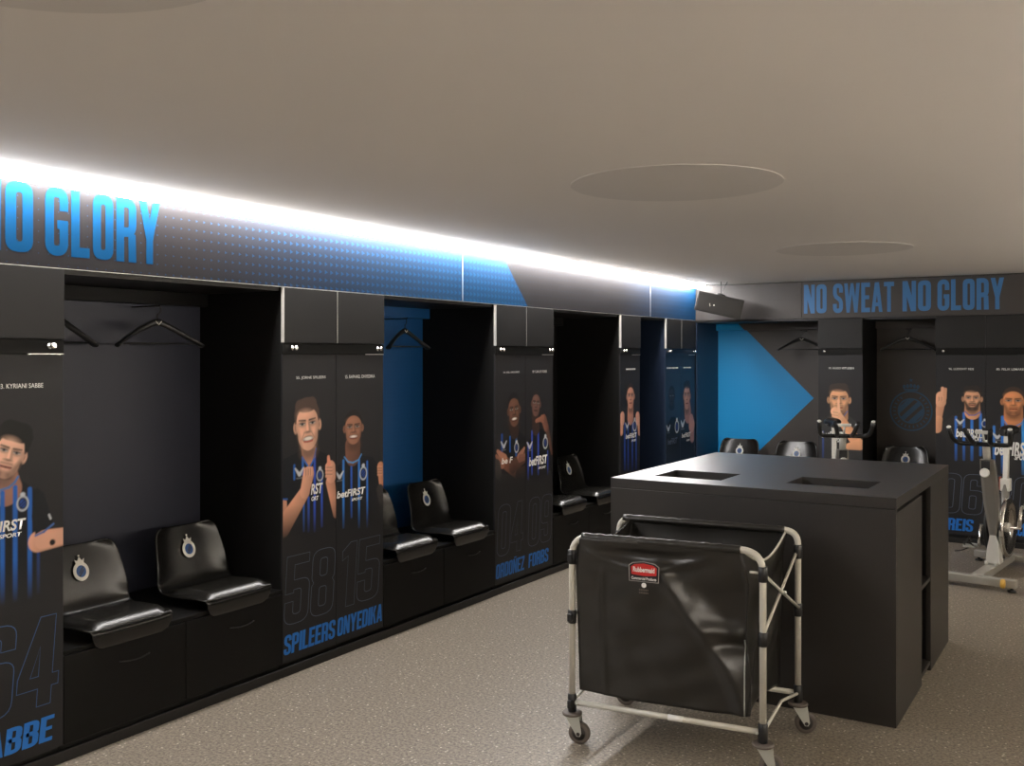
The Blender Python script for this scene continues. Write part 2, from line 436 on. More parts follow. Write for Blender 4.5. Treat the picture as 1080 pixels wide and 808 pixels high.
def block_text(name, s, material, parent, box, frame, shear=0.0, gap=0.15, thick=0.0008, outline=0.0):
    a0, z0, a1, z1 = box
    tab = DIGIT if outline else GLYPH
    tot = sum(tab[c][0] for c in s) + gap * (len(s) - 1) + shear * GH_
    kx, kz = (a1 - a0) / tot, (z1 - z0) / GH_
    mb = MB(); x = 0.0; n = 0
    T = lambda p: (a0 + kx * (x + p[0] + shear * p[1]), z0 + kz * p[1])
    for c in s:
        w, shapes = tab[c]
        for q in shapes:
            pts = [T(p) for p in q]
            if outline:
                m = len(pts); ib, ob = [], []
                for i in range(m):
                    d0 = (Vector(pts[i]) - Vector(pts[i - 1])); d1 = (Vector(pts[(i + 1) % m]) - Vector(pts[i]))
                    d = (d0.normalized() + d1.normalized()).normalized() if d0.length and d1.length else Vector((1, 0))
                    nv = Vector((-d.y, d.x)) * outline / 2
                    ib.append(mb.bm.verts.new(frame @ Vector((*(Vector(pts[i]) + nv), thick)))); ob.append(mb.bm.verts.new(frame @ Vector((*(Vector(pts[i]) - nv), thick))))
                for i in range(m): mb.bm.faces.new((ib[i], ib[(i + 1) % m], ob[(i + 1) % m], ob[i]))
            else:
                n += 1
                mb.bm.faces.new([mb.bm.verts.new(frame @ Vector((*p, thick + 0.00002 * (n % 7)))) for p in pts])
        x += w + gap
    return mb.build(name, material, parent, recalc=False)

# ------------------------------------------------------------------ what is printed on each poster door (metres from the door's left edge, height above the floor)
POSTERS = {
 'beanie': dict(
  ops=[
   ('poly', [(0.143, 1.156), (0.202, 1.157), (0.248, 1.119), (0.303, 1.08), (0.326, 1.025), (0.346, 0.955), (0.279, 0.917), (0.275, 0.646), (0.135, 0.676)], (15, 17, 23)),
   ('cap', (0.146, 1.156), 0.06, (0.154, 1.116), 0.066, (160, 114, 94), 0),
   ('arc', [(0.135, 1.114), (0.169, 1.121), (0.191, 1.137), (0.204, 1.157)], 0.006, (60, 120, 190)),
   ('cap', (0.143, 1.103), 0.009, (0.143, 0.675), 0.009, (32, 98, 184), 0),
   ('cap', (0.193, 1.118), 0.009, (0.193, 0.664), 0.009, (32, 98, 184), 0),
   ('cap', (0.252, 1.104), 0.009, (0.252, 0.651), 0.009, (32, 98, 184), 0),
   ('cap', (0.287, 0.938), 0.006, (0.287, 0.698), 0.006, (26, 60, 120), 0),
   ('cap', (0.287, 0.897), 0.042, (0.433, 0.901), 0.033, (214, 160, 135), -0.2),
   ('cap', (0.303, 0.895), 0.03, (0.433, 0.901), 0.028, (222, 168, 142), 0),
   ('poly', [(0.279, 1.108), (0.31, 1.083), (0.33, 1.021), (0.35, 0.958), (0.275, 0.925), (0.26, 0.997)], (15, 17, 23)),
   ('arc', [(0.275, 0.921), (0.31, 0.931), (0.35, 0.956)], 0.005, (70, 110, 180)),
   ('dot', (0.346, 0.884), 0.012, (12, 12, 14)),
   ('arc', [(0.332, 0.994), (0.338, 0.979)], 0.006, (200, 205, 210)),
   ('crest', (0.223, 1.053), 0.03),
   ('head', {'skin': (232, 182, 156), 'hair': (14, 12, 12), 'rot': -18, 'cap': True, 'stub': 0.4, 'cx': 0.173, 'zt': 1.354, 'zc': 1.153, 'hw': 0.063}),
   ('fade', 0.841, 0.678),
  ],
  tag=('03. KYRIANI SABBE', (0.124, 1.496, 0.307, 1.513)),
  num=('64', (-0.006, 0.259, 0.408, 0.617)),
  sur=('SABBE', (-0.04, 0.151, 0.355, 0.168)),
  sponsor=((0.035, 0.955, 0.236, 0.997), (0.128, 0.93, 0.219, 0.946)),
 ),
 'thumb': dict(
  ops=[
   ('poly', [(-0.013, 1.092), (0.114, 1.129), (0.239, 1.128), (0.34, 1.09), (0.407, 1.023), (0.407, 0.65), (-0.013, 0.716)], (15, 17, 23)),
   ('cap', (0.08, 1.059), 0.007, (0.08, 0.991), 0.007, (32, 98, 184), 0),
   ('cap', (0.141, 1.092), 0.008, (0.141, 1.009), 0.008, (32, 98, 184), 0),
   ('cap', (0.148, 0.886), 0.006, (0.148, 0.715), 0.006, (32, 98, 184), 0),
   ('cap', (0.183, 0.882), 0.008, (0.183, 0.71), 0.008, (40, 80, 170), 0),
   ('cap', (0.228, 1.109), 0.008, (0.228, 0.703), 0.008, (40, 80, 190), 0),
   ('cap', (0.282, 0.97), 0.007, (0.282, 0.719), 0.007, (40, 80, 190), 0),
   ('poly', [(0.127, 1.157), (0.239, 1.148), (0.232, 1.089), (0.186, 1.044), (0.134, 1.108)], (190, 138, 112)),
   ('arc', [(0.138, 1.097), (0.183, 1.039)], 0.006, (46, 110, 200)),
   ('arc', [(0.239, 1.133), (0.221, 1.08), (0.197, 1.043)], 0.006, (46, 110, 200)),
   ('head', {'skin': (230, 176, 148), 'hair': (78, 60, 52), 'rot': 4, 'smile': True, 'cx': 0.175, 'zt': 1.401, 'zc': 1.128, 'hw': 0.089}),
   ('logo', (0.117, 1.021), 0.03),
   ('crest', (0.268, 0.991), 0.032),
   ('poly', [(-0.013, 0.897), (0.026, 0.887), (0.033, 0.8), (-0.013, 0.787)], (208, 150, 124)),
   ('arc', [(-0.013, 0.899), (0.03, 0.894)], 0.004, (40, 110, 200)),
   ('cap', (0.0, 0.757), 0.055, (0.155, 0.915), 0.036, (206, 150, 122), -0.25),
   ('cap', (0.155, 0.915), 0.034, (0.183, 1.005), 0.04, (212, 156, 128), -0.2),
   ('fingers', (0.183, 1.005), 0.04, 4, (218, 160, 132), 0),
   ('cap', (0.348, 0.947), 0.034, (0.392, 0.769), 0.022, (196, 140, 114), -0.3),
   ('cap', (0.348, 1.023), 0.038, (0.355, 0.972), 0.034, (216, 158, 132), -0.2),
   ('fingers', (0.348, 1.008), 0.038, 4, (220, 162, 134), 1),
   ('cap', (0.337, 1.045), 0.014, (0.333, 1.08), 0.01, (226, 150, 122), 0),
   ('fade', 0.858, 0.681),
  ],
  tag=('55. JORNE SPILEERS', (0.093, 1.496, 0.311, 1.517)),
  num=('58', (0.0, 0.251, 0.392, 0.591)),
  sur=('SPILEERS', (0.0, 0.094, 0.396, 0.18)),
  sponsor=((0.2, 0.895, 0.289, 0.951), (0.204, 0.862, 0.257, 0.885)),
  stext=('RST', 'ORT'),
 ),
 'sash': dict(
  ops=[
   ('poly', [(0.01, 1.023), (0.056, 1.049), (0.204, 1.067), (0.302, 1.048), (0.352, 0.99), (0.369, 0.621), (0.01, 0.675)], (15, 17, 23)),
   ('cap', (0.056, 1.049), 0.008, (0.056, 0.689), 0.008, (46, 120, 205), 0),
   ('cap', (0.121, 1.027), 0.007, (0.121, 0.736), 0.007, (40, 92, 190), 0),
   ('cap', (0.184, 1.058), 0.008, (0.184, 0.67), 0.008, (46, 120, 205), 0),
   ('cap', (0.253, 1.026), 0.007, (0.253, 0.66), 0.007, (46, 110, 200), 0),
   ('cap', (0.133, 1.125), 0.062, (0.133, 1.073), 0.06, (112, 76, 60), -0.25),
   ('arc', [(0.064, 1.069), (0.094, 1.04), (0.133, 1.032), (0.18, 1.043), (0.204, 1.072)], 0.005, (70, 150, 215)),
   ('head', {'skin': (162, 112, 88), 'hair': (26, 20, 18), 'smile': True, 'buzz': True, 'cx': 0.138, 'zt': 1.321, 'zc': 1.133, 'hw': 0.074}),
   ('cap', (0.369, 0.988), 0.028, (0.377, 0.89), 0.02, (190, 130, 100), -0.2),
   ('fingers', (0.371, 0.966), 0.03, 4, (206, 148, 118), 1),
   ('cap', (0.364, 0.859), 0.03, (0.373, 0.793), 0.022, (50, 46, 46), 0),
   ('logo', (0.026, 0.973), 0.028),
   ('crest', (0.22, 0.965), 0.038),
   ('fade', 0.832, 0.648),
  ],
  tag=('15. RAPHAEL ONYEDIKA', (0.071, 1.501, 0.318, 1.518)),
  num=('15', (0.026, 0.238, 0.373, 0.604)),
  sur=('ONYEDIKA', (0.014, 0.087, 0.379, 0.186)),
  sponsor=((0.003, 0.85, 0.237, 0.89), (0.121, 0.822, 0.212, 0.837)),
 ),
 'signs': dict(
  ops=[
   ('poly', [(0.017, 0.96), (0.125, 1.003), (0.312, 1.088), (0.416, 1.034), (0.429, 0.777), (0.017, 0.819)], (13, 14, 18)),
   ('cap', (0.083, 1.077), 0.012, (0.083, 0.968), 0.012, (28, 70, 140), 0),
   ('cap', (0.187, 1.057), 0.008, (0.187, 0.959), 0.008, (32, 98, 184), 0),
   ('cap', (0.268, 1.111), 0.012, (0.268, 0.926), 0.012, (28, 84, 150), 0),
   ('cap', (0.224, 1.16), 0.062, (0.249, 1.092), 0.055, (52, 36, 30), 0),
   ('head', {'skin': (112, 76, 58), 'hair': (22, 19, 18), 'smile': True, 'buzz': True, 'rot': 4, 'cx': 0.24, 'zt': 1.363, 'zc': 1.126, 'hw': 0.079}),
   ('logo', (0.107, 1.008), 0.034),
   ('crest', (0.274, 0.978), 0.036),
   ('cap', (0.125, 0.886), 0.045, (0.312, 0.789), 0.05, (112, 72, 54), -0.3),
   ('cap', (0.312, 0.789), 0.05, (0.416, 0.812), 0.03, (60, 42, 34), 0),
   ('cap', (0.377, 0.903), 0.042, (0.224, 0.851), 0.05, (84, 56, 44), -0.3),
   ('cap', (0.113, 0.913), 0.036, (0.029, 0.972), 0.013, (176, 120, 96), 0),
   ('cap', (0.089, 0.877), 0.03, (0.011, 0.942), 0.012, (150, 100, 80), 0),
   ('cap', (0.312, 0.909), 0.03, (0.377, 0.963), 0.012, (160, 110, 88), 0),
   ('cap', (0.325, 0.901), 0.026, (0.39, 0.915), 0.013, (130, 86, 68), 0),
   ('cap', (0.312, 0.889), 0.02, (0.377, 0.89), 0.013, (120, 80, 64), 0),
   ('cap', (0.017, 0.871), 0.05, (0.041, 0.817), 0.04, (60, 56, 54), 0),
   ('fade', 0.852, 0.753),
  ],
  tag=('04. JOEL ORDOÑEZ', (0.101, 1.491, 0.312, 1.51)),
  num=('04', (0.017, 0.313, 0.377, 0.595)),
  sur=('ORDOÑEZ', (0.0, 0.112, 0.383, 0.191)),
  sponsor=((0.077, 0.878, 0.224, 0.92), None),
  stext=('be F', ''),
 ),
 'chin': dict(
  ops=[
   ('poly', [(0.031, 0.993), (0.097, 1.056), (0.232, 1.088), (0.33, 1.012), (0.401, 0.88), (0.387, 0.705), (0.031, 0.743)], (13, 14, 19)),
   ('cap', (0.037, 0.992), 0.01, (0.037, 0.742), 0.01, (40, 70, 170), 0),
   ('cap', (0.09, 1.076), 0.009, (0.09, 0.771), 0.009, (50, 80, 190), 0),
   ('cap', (0.178, 1.064), 0.01, (0.178, 0.762), 0.01, (46, 76, 180), 0),
   ('cap', (0.316, 0.915), 0.008, (0.316, 0.748), 0.008, (40, 66, 160), 0),
   ('cap', (0.137, 1.176), 0.048, (0.144, 1.093), 0.052, (60, 42, 35), 0),
   ('head', {'skin': (112, 80, 70), 'hair': (40, 34, 32), 'buzz': True, 'rot': -6, 'cx': 0.148, 'zt': 1.37, 'zc': 1.182, 'hw': 0.064}),
   ('cap', (0.302, 1.097), 0.026, (0.38, 0.896), 0.014, (92, 62, 50), -0.3),
   ('cap', (0.26, 1.155), 0.036, (0.295, 1.091), 0.032, (124, 82, 66), -0.35),
   ('fingers', (0.246, 1.16), 0.028, 4, (158, 104, 82), 1),
   ('cap', (0.151, 1.148), 0.014, (0.246, 1.163), 0.022, (156, 102, 80), -0.2),
   ('logo', (0.057, 0.977), 0.034),
   ('crest', (0.282, 0.98), 0.044),
   ('fade', 0.83, 0.714),
  ],
  tag=('09. CARLOS FORBS', (0.097, 1.494, 0.302, 1.515)),
  num=('09', (0.031, 0.291, 0.387, 0.599)),
  sur=('FORBS', (0.037, 0.128, 0.33, 0.204)),
  sponsor=((0.046, 0.829, 0.309, 0.895), (0.178, 0.796, 0.288, 0.813)),
 ),
 'fists': dict(
  ops=[
   ('poly', [(0.03, 0.938), (0.124, 1.037), (0.2, 1.073), (0.317, 1.026), (0.376, 0.914), (0.356, 0.584), (0.049, 0.616)], (16, 20, 32)),
   ('cap', (0.086, 1.039), 0.014, (0.086, 0.652), 0.014, (34, 70, 150), 0),
   ('cap', (0.153, 1.06), 0.012, (0.153, 0.646), 0.012, (34, 70, 150), 0),
   ('cap', (0.239, 1.038), 0.012, (0.239, 0.637), 0.012, (34, 70, 150), 0),
   ('cap', (0.317, 1.034), 0.012, (0.317, 0.629), 0.012, (34, 70, 150), 0),
   ('cap', (0.2, 1.171), 0.056, (0.2, 1.082), 0.06, (190, 136, 116), -0.2),
   ('head', {'skin': (206, 148, 126), 'hair': (60, 48, 42), 'buzz': True, 'cx': 0.203, 'zt': 1.383, 'zc': 1.163, 'hw': 0.075}),
   ('cap', (0.021, 0.971), 0.03, (0.021, 1.043), 0.034, (200, 146, 124), 0),
   ('fingers', (0.04, 1.09), 0.04, 4, (214, 160, 138), 1),
   ('cap', (0.04, 1.066), 0.04, (0.04, 1.106), 0.04, (212, 158, 136), -0.2),
   ('cap', (0.386, 0.947), 0.03, (0.376, 1.022), 0.034, (200, 146, 124), 0),
   ('fingers', (0.356, 1.073), 0.04, 4, (214, 160, 138), 1),
   ('cap', (0.356, 1.048), 0.04, (0.347, 1.09), 0.04, (212, 158, 136), -0.2),
   ('logo', (0.134, 1.02), 0.034),
   ('crest', (0.288, 1.011), 0.05),
   ('fade', 0.763, 0.559),
  ],
  tag=(None, (0.115, 1.466, 0.307, 1.488)),
  num=None,
  sur=None,
  sponsor=((0.101, 0.909, 0.327, 0.951), (0.22, 0.876, 0.317, 0.894)),
 ),
 'dim': dict(
  ops=[
   ('poly', [(0.018, 0.942), (0.131, 1.041), (0.224, 1.036), (0.341, 0.894), (0.341, 0.576), (0.018, 0.607)], (10, 16, 26)),
   ('head', {'skin': (44, 42, 50), 'hair': (16, 22, 32), 'buzz': True, 'cx': 0.143, 'zt': 1.335, 'zc': 1.147, 'hw': 0.069}),
   ('crest', (0.27, 0.944), 0.06),
   ('logo', (0.063, 0.939), 0.04),
   ('fade', 0.774, 0.596),
  ],
  tag=(None, (0.029, 1.488, 0.306, 1.507)),
  num=None,
  sur=None,
  sponsor=((0.045, 0.786, 0.282, 0.844), None),
 ),
 'side': dict(
  ops=[
   ('poly', [(-0.002, 0.892), (0.094, 1.005), (0.217, 1.017), (0.342, 0.917), (0.342, 0.542), (-0.002, 0.574)], (12, 19, 32)),
   ('cap', (0.167, 1.112), 0.08, (0.18, 1.038), 0.08, (150, 110, 100), 0),
   ('head', {'skin': (176, 130, 114), 'hair': (40, 36, 38), 'cx': 0.156, 'zt': 1.371, 'zc': 1.094, 'hw': 0.086}),
   ('cap', (0.292, 0.808), 0.05, (0.279, 0.921), 0.06, (150, 110, 104), 0),
   ('cap', (0.279, 0.939), 0.075, (0.267, 0.987), 0.06, (180, 134, 124), 0),
   ('logo', (0.046, 0.962), 0.05),
   ('fade', 0.789, 0.558),
  ],
  tag=(None, (0.07, 1.487, 0.267, 1.508)),
  num=None,
  sur=None,
  sponsor=((0.022, 0.827, 0.254, 0.871), (0.143, 0.786, 0.229, 0.803)),
 ),
 'hush': dict(
  ops=[
   ('poly', [(0.007, 0.96), (0.111, 1.052), (0.272, 1.074), (0.347, 1.008), (0.389, 0.906), (0.389, 0.545), (0.007, 0.52)], (50, 50, 50)),
   ('cap', (0.145, 1.009), 0.01, (0.145, 0.529), 0.01, (56, 96, 190), 0),
   ('cap', (0.042, 0.918), 0.008, (0.042, 0.523), 0.008, (46, 66, 120), 0),
   ('cap', (0.196, 1.141), 0.07, (0.196, 1.054), 0.07, (196, 140, 104), -0.2),
   ('arc', [(0.136, 1.052), (0.196, 1.02), (0.259, 1.109)], 0.008, (60, 110, 180)),
   ('head', {'skin': (224, 166, 124), 'hair': (60, 48, 42), 'stub': 0.45, 'cx': 0.186, 'zt': 1.363, 'zc': 1.08, 'hw': 0.094}),
   ('cap', (0.364, 0.802), 0.045, (0.145, 0.861), 0.05, (50, 50, 50), 0),
   ('cap', (0.196, 1.046), 0.036, (0.339, 0.835), 0.05, (224, 162, 120), -0.25),
   ('cap', (0.272, 0.789), 0.03, (0.364, 0.81), 0.052, (224, 162, 120), -0.25),
   ('cap', (0.153, 1.105), 0.042, (0.187, 1.045), 0.042, (232, 176, 138), -0.2),
   ('fingers', (0.162, 1.088), 0.04, 3, (236, 182, 144), 1),
   ('cap', (0.185, 1.106), 0.013, (0.179, 1.206), 0.01, (238, 186, 150), 0),
   ('fade', 0.776, 0.532),
  ],
  tag=('10. HUGO VETLESEN', (0.094, 1.493, 0.318, 1.525)),
  num=None,
  sur=None,
  sponsor=((0.029, 0.86, 0.23, 0.921), (0.145, 0.822, 0.221, 0.864)),
 ),
 'fingers': dict(
  ops=[
   ('poly', [(0.039, 1.0), (0.13, 1.102), (0.221, 1.138), (0.354, 1.15), (0.405, 1.095), (0.405, 0.611), (0.092, 0.591), (0.085, 0.903), (0.024, 0.934)], (40, 38, 38)),
   ('cap', (0.161, 1.087), 0.01, (0.161, 0.718), 0.01, (50, 110, 200), 0),
   ('cap', (0.224, 1.122), 0.01, (0.224, 0.722), 0.01, (50, 110, 200), 0),
   ('cap', (0.287, 1.099), 0.011, (0.287, 0.725), 0.011, (50, 120, 210), 0),
   ('cap', (0.354, 1.118), 0.01, (0.354, 0.769), 0.01, (50, 120, 210), 0),
   ('cap', (0.291, 1.221), 0.058, (0.291, 1.132), 0.062, (222, 160, 118), -0.2),
   ('arc', [(0.235, 1.138), (0.265, 1.107), (0.31, 1.108), (0.354, 1.138)], 0.006, (80, 110, 190)),
   ('head', {'skin': (220, 164, 128), 'hair': (46, 38, 34), 'beard': True, 'grin': True, 'cx': 0.289, 'zt': 1.36, 'zc': 1.148, 'hw': 0.072}),
   ('cap', (0.02, 1.082), 0.03, (0.039, 1.199), 0.034, (206, 150, 118), -0.2),
   ('cap', (0.008, 0.983), 0.04, (0.024, 1.066), 0.03, (214, 156, 120), -0.2),
   ('cap', (0.039, 1.215), 0.044, (0.043, 1.265), 0.042, (222, 166, 132), -0.2),
   ('cap', (0.051, 1.248), 0.016, (0.054, 1.335), 0.013, (228, 172, 138), 0),
   ('cap', (0.07, 1.249), 0.016, (0.077, 1.327), 0.013, (214, 156, 122), 0),
   ('fingers', (0.039, 1.232), 0.038, 3, (226, 168, 134), 0),
   ('dot', (0.25, -0.215), 0.001, (0, 0, 0)),
   ('logo', (0.194, 1.047), 0.03),
   ('crest', (0.387, 1.038), 0.03),
   ('fade', 0.886, 0.641),
  ],
  tag=('96. LUDOVIT REIS', (0.104, 1.492, 0.302, 1.527)),
  num=('06', (0.024, 0.214, 0.391, 0.642)),
  sur=('REIS', (0.092, 0.096, 0.302, 0.234)),
  sponsor=((0.161, 0.915, 0.369, 0.989), (0.28, 0.887, 0.369, 0.924)),
 ),
 'stare': dict(
  ops=[
   ('poly', [(0.015, 0.934), (0.059, 1.032), (0.131, 1.115), (0.302, 1.121), (0.372, 1.028), (0.386, 0.635), (0.015, 0.611)], (40, 38, 38)),
   ('cap', (0.063, 1.016), 0.01, (0.063, 0.614), 0.01, (56, 120, 200), 0),
   ('cap', (0.128, 1.099), 0.012, (0.128, 0.618), 0.012, (50, 120, 210), 0),
   ('cap', (0.284, 1.057), 0.013, (0.284, 0.628), 0.013, (50, 140, 220), 0),
   ('cap', (0.344, 1.059), 0.01, (0.344, 0.632), 0.01, (50, 120, 210), 0),
   ('cap', (0.21, 1.166), 0.07, (0.21, 1.078), 0.072, (206, 136, 90), -0.2),
   ('arc', [(0.131, 1.083), (0.167, 1.028), (0.224, 1.023), (0.274, 1.056), (0.295, 1.097)], 0.007, (60, 130, 200)),
   ('head', {'skin': (220, 146, 98), 'hair': (66, 48, 38), 'stub': 0.5, 'buzz': True, 'cx': 0.209, 'zt': 1.357, 'zc': 1.118, 'hw': 0.085}),
   ('logo', (0.088, 0.937), 0.034),
   ('crest', (0.33, 0.963), 0.034),
   ('fade', 0.821, 0.582),
  ],
  tag=('80. FELIX LEMARECHAL', (0.081, 1.491, 0.358, 1.525)),
  num=('80', (0.023, 0.248, 0.379, 0.666)),
  sur=('LEMARECHAL', (0.023, 0.111, 0.386, 0.272)),
  sponsor=((0.066, 0.775, 0.344, 0.893), (0.217, 0.743, 0.33, 0.789)),
 ),
}

# ------------------------------------------------------------------ printed portraits (flat prints on the locker doors)
class Print:
    def __init__(self, w, z0, z1, base, res=0.003):
        self.w, self.z0, self.z1 = w, z0, z1
        self.nx, self.nz = int(round(w / res)) + 1, int(round((z1 - z0) / res)) + 1
        self.A, self.Z = np.meshgrid(np.linspace(0, w, self.nx), np.linspace(z0, z1, self.nz))
        self.base = np.array(base); self.C = np.tile(self.base, (self.nz, self.nx, 1)).astype(float)
        self.soft = res * 1.1
    def put(self, sd, col, alpha=1.0, shade=None, soft=None):
        s = soft or self.soft
        k = np.clip(0.5 - sd / (2 * s), 0, 1) * alpha
        c = np.array(lin(col))
        c = c[None, None, :] * (shade[..., None] if shade is not None else 1.0)
        self.C = self.C * (1 - k[..., None]) + c * k[..., None]
    def ell(self, cx, cz, rx, rz, col, alpha=1.0, sh=0.0, soft=None, rot=0.0):
        x, z = self.A - cx, self.Z - cz
        if rot: x, z = x * math.cos(rot) + z * math.sin(rot), -x * math.sin(rot) + z * math.cos(rot)
        q = np.sqrt((x / rx) ** 2 + (z / rz) ** 2)
        self.put((q - 1) * min(rx, rz), col, alpha, 1 + sh * np.clip(x / rx, -1, 1) if sh else None, soft)
    def cap(self, p, r0, q, r1, col, sh=0.0, alpha=1.0, soft=None):
        px, pz = p; dx, dz = q[0] - px, q[1] - pz; L = math.hypot(dx, dz) + 1e-9
        t = np.clip(((self.A - px) * dx + (self.Z - pz) * dz) / L ** 2, 0, 1)
        ex, ez = self.A - px - t * dx, self.Z - pz - t * dz
        r = r0 + (r1 - r0) * t
        self.put(np.sqrt(ex ** 2 + ez ** 2) - r, col, alpha, (1 + sh * np.clip((ex - ez * 0.4) / r, -1, 1)) if sh else None, soft)
    def poly(self, pts, col, alpha=1.0):
        ins = np.zeros(self.A.shape, bool); dmin = np.full(self.A.shape, 1e9)
        n = len(pts)
        for i in range(n):
            (x0, z0), (x1, z1) = pts[i], pts[(i + 1) % n]
            if z0 != z1:
                c = ((z0 > self.Z) != (z1 > self.Z)) & (self.A < (x1 - x0) * (self.Z - z0) / (z1 - z0) + x0)
                ins ^= c
            dx, dz = x1 - x0, z1 - z0; L2 = dx * dx + dz * dz + 1e-12
            t = np.clip(((self.A - x0) * dx + (self.Z - z0) * dz) / L2, 0, 1)
            dmin = np.minimum(dmin, np.hypot(self.A - x0 - t * dx, self.Z - z0 - t * dz))
        self.put(np.where(ins, -dmin, dmin), col, alpha)
    def arc(self, pts, w, col):
        for a, b in zip(pts[:-1], pts[1:]): self.cap(a, w / 2 + 0.0012, b, w / 2 + 0.0012, col)
    def fingers(self, p, r, n, col, style):
        """knuckle blocks of a closed hand seen from the front"""
        for i in range(n):
            f = (i - (n - 1) / 2) / n
            if style: a, b = (p[0] - r * 0.75, p[1] - f * r * 1.9), (p[0] + r * 0.35, p[1] - f * r * 1.9 - r * 0.12)
            else: a, b = (p[0] + f * r * 1.7, p[1] + r * 0.65), (p[0] + f * r * 1.7, p[1] - r * 0.1)
            self.cap(a, r * 0.26, b, r * 0.24, col, -0.25)
            o = r * 0.24
            if i: self.cap((a[0], a[1] + (o if style else 0)) if style else (a[0] - o, a[1]), 0.0012, (b[0], b[1] + (o if style else 0)) if style else (b[0] - o, b[1]), 0.0012, tuple(int(v * 0.55) for v in col))
    def crest(self, p, r):
        self.ell(p[0], p[1], r * 0.82, r, (196, 200, 206)); self.ell(p[0], p[1] + r * 1.12, r * 0.34, r * 0.3, (196, 200, 206))
        self.ell(p[0], p[1], r * 0.62, r * 0.78, (14, 18, 30)); self.ell(p[0], p[1], r * 0.42, r * 0.56, (30, 70, 150))
        for d in (-0.3, 0.12): self.cap((p[0] - r * 0.3, p[1] + r * (d - 0.25)), r * 0.06, (p[0] + r * 0.3, p[1] + r * (d + 0.3)), r * 0.06, (12, 16, 30))
    def logo(self, p, r):
        w = (198, 200, 204)
        self.cap((p[0] - r, p[1] + r * 0.7), r * 0.16, (p[0] - r * 0.1, p[1] - r * 0.35), r * 0.34, w)
        self.cap((p[0] + r, p[1] + r * 0.7), r * 0.14, (p[0] + r * 0.1, p[1] - r * 0.35), r * 0.34, w)
        self.cap((p[0] - r * 0.7, p[1] - r), r * 0.08, (p[0] + r * 0.7, p[1] - r), r * 0.08, (120, 122, 128))
    def fade(self, zt, zb):
        k = np.clip((self.Z - zb) / (zt - zb), 0, 1)[..., None]
        self.C = self.C * k + self.base * (1 - k)
    def head(self, cx, zt, zc, hw, skin, hair, rot=0, smile=False, grin=False, buzz=False, beard=False, stub=0.0, cap=False):
        A0, Z0 = self.A, self.Z
        h = zt - zc
        if cap: h *= 1.0
        if rot:
            r = math.radians(rot); mz = zc + 0.5 * h
            x, z = A0 - cx, Z0 - mz
            self.A, self.Z = cx + x * math.cos(r) + z * math.sin(r), mz - x * math.sin(r) + z * math.cos(r)
        def sk(f, g=0.0): return tuple(max(0, min(255, int(v * f + g))) for v in skin)
        R = lambda t: zc + t * h
        self.ell(cx, zc - h * 0.02, hw * 0.66, h * 0.15, sk(0.50), 0.8, soft=hw * 0.22)
        for s in (-1, 1):
            self.ell(cx + s * hw * 0.99, R(0.46), hw * 0.16, h * 0.105, sk(0.86 if s < 0 else 0.95))
            self.ell(cx + s * hw * 0.98, R(0.46), hw * 0.07, h * 0.06, sk(0.62), 0.8)
        if buzz:
            self.ell(cx, R(0.64), hw * 0.97, h * 0.36, hair)
        else:
            self.ell(cx, R(0.67), hw * 1.03, h * 0.34, hair)
            self.cap((cx - hw * 0.55, R(0.86)), hw * 0.38, (cx + hw * 0.45, R(0.88)), hw * 0.40, hair)
        self.ell(cx, R(0.50), hw * 0.93, h * 0.335, sk(0.97), 1, -0.16)
        self.ell(cx, R(0.29), hw * 0.80, h * 0.285, sk(0.96), 1, -0.16)
        self.ell(cx, R(0.16), hw * 0.52, h * 0.16, sk(0.95), 1, -0.12)
        if not buzz:
            self.ell(cx, R(0.83), hw * 0.80, h * 0.105, hair)
            self.cap((cx - hw * 0.90, R(0.74)), hw * 0.10, (cx - hw * 0.95, R(0.55)), hw * 0.06, hair)
            self.cap((cx + hw * 0.90, R(0.74)), hw * 0.10, (cx + hw * 0.95, R(0.55)), hw * 0.06, hair)
        if cap:
            self.cap((cx - hw * 0.45, R(0.90)), hw * 0.62, (cx + hw * 0.45, R(0.90)), hw * 0.62, (13, 11, 11)); self.cap((cx + hw * .9, R(.85)), hw * .28, (cx + hw * .98, R(.62)), hw * .14, (14, 12, 12))
        # light on cheeks, forehead and nose of the portrait
        self.ell(cx - hw * 0.15, R(0.70), hw * 0.42, h * 0.07, sk(1.10, 6), 0.55, soft=hw * 0.2)
        for s in (-1, 1): self.ell(cx + s * hw * 0.50, R(0.37), hw * 0.24, h * 0.065, sk(1.06, 4), 0.6, soft=hw * 0.14)
        for s in (-1, 1): self.cap((cx + s * hw * 0.90, R(0.52)), hw * 0.10, (cx + s * hw * 0.60, R(0.10)), hw * 0.10, sk(0.66), 0, 0.55, soft=hw * 0.14)
        dark = tuple(int(v * 0.55) for v in hair) if sum(skin) > 330 else (16, 12, 11)
        brow = tuple(int((a + b * 0.25) / 1.25) for a, b in zip(dark, skin))
        for s in (-1, 1):
            self.ell(cx + s * hw * 0.42, R(0.525), hw * 0.30, h * 0.060, sk(0.60), 0.75, soft=hw * 0.10)
            self.cap((cx + s * hw * 0.16, R(0.575)), h * 0.016, (cx + s * hw * 0.68, R(0.592)), h * 0.011, brow)
            self.ell(cx + s * hw * 0.42, R(0.512), hw * 0.20, h * 0.021, tuple(int(v * 0.9) for v in (205, 198, 192)))
            self.ell(cx + s * hw * 0.42, R(0.514), hw * 0.095, h * 0.024, (22, 18, 18))
            self.cap((cx + s * hw * 0.22, R(0.527)), h * 0.007, (cx + s * hw * 0.62, R(0.529)), h * 0.007, (28, 20, 18))
        self.cap((cx + hw * 0.11, R(0.52)), hw * 0.07, (cx + hw * 0.17, R(0.38)), hw * 0.10, sk(0.70), 0, 0.7, soft=hw * 0.07)
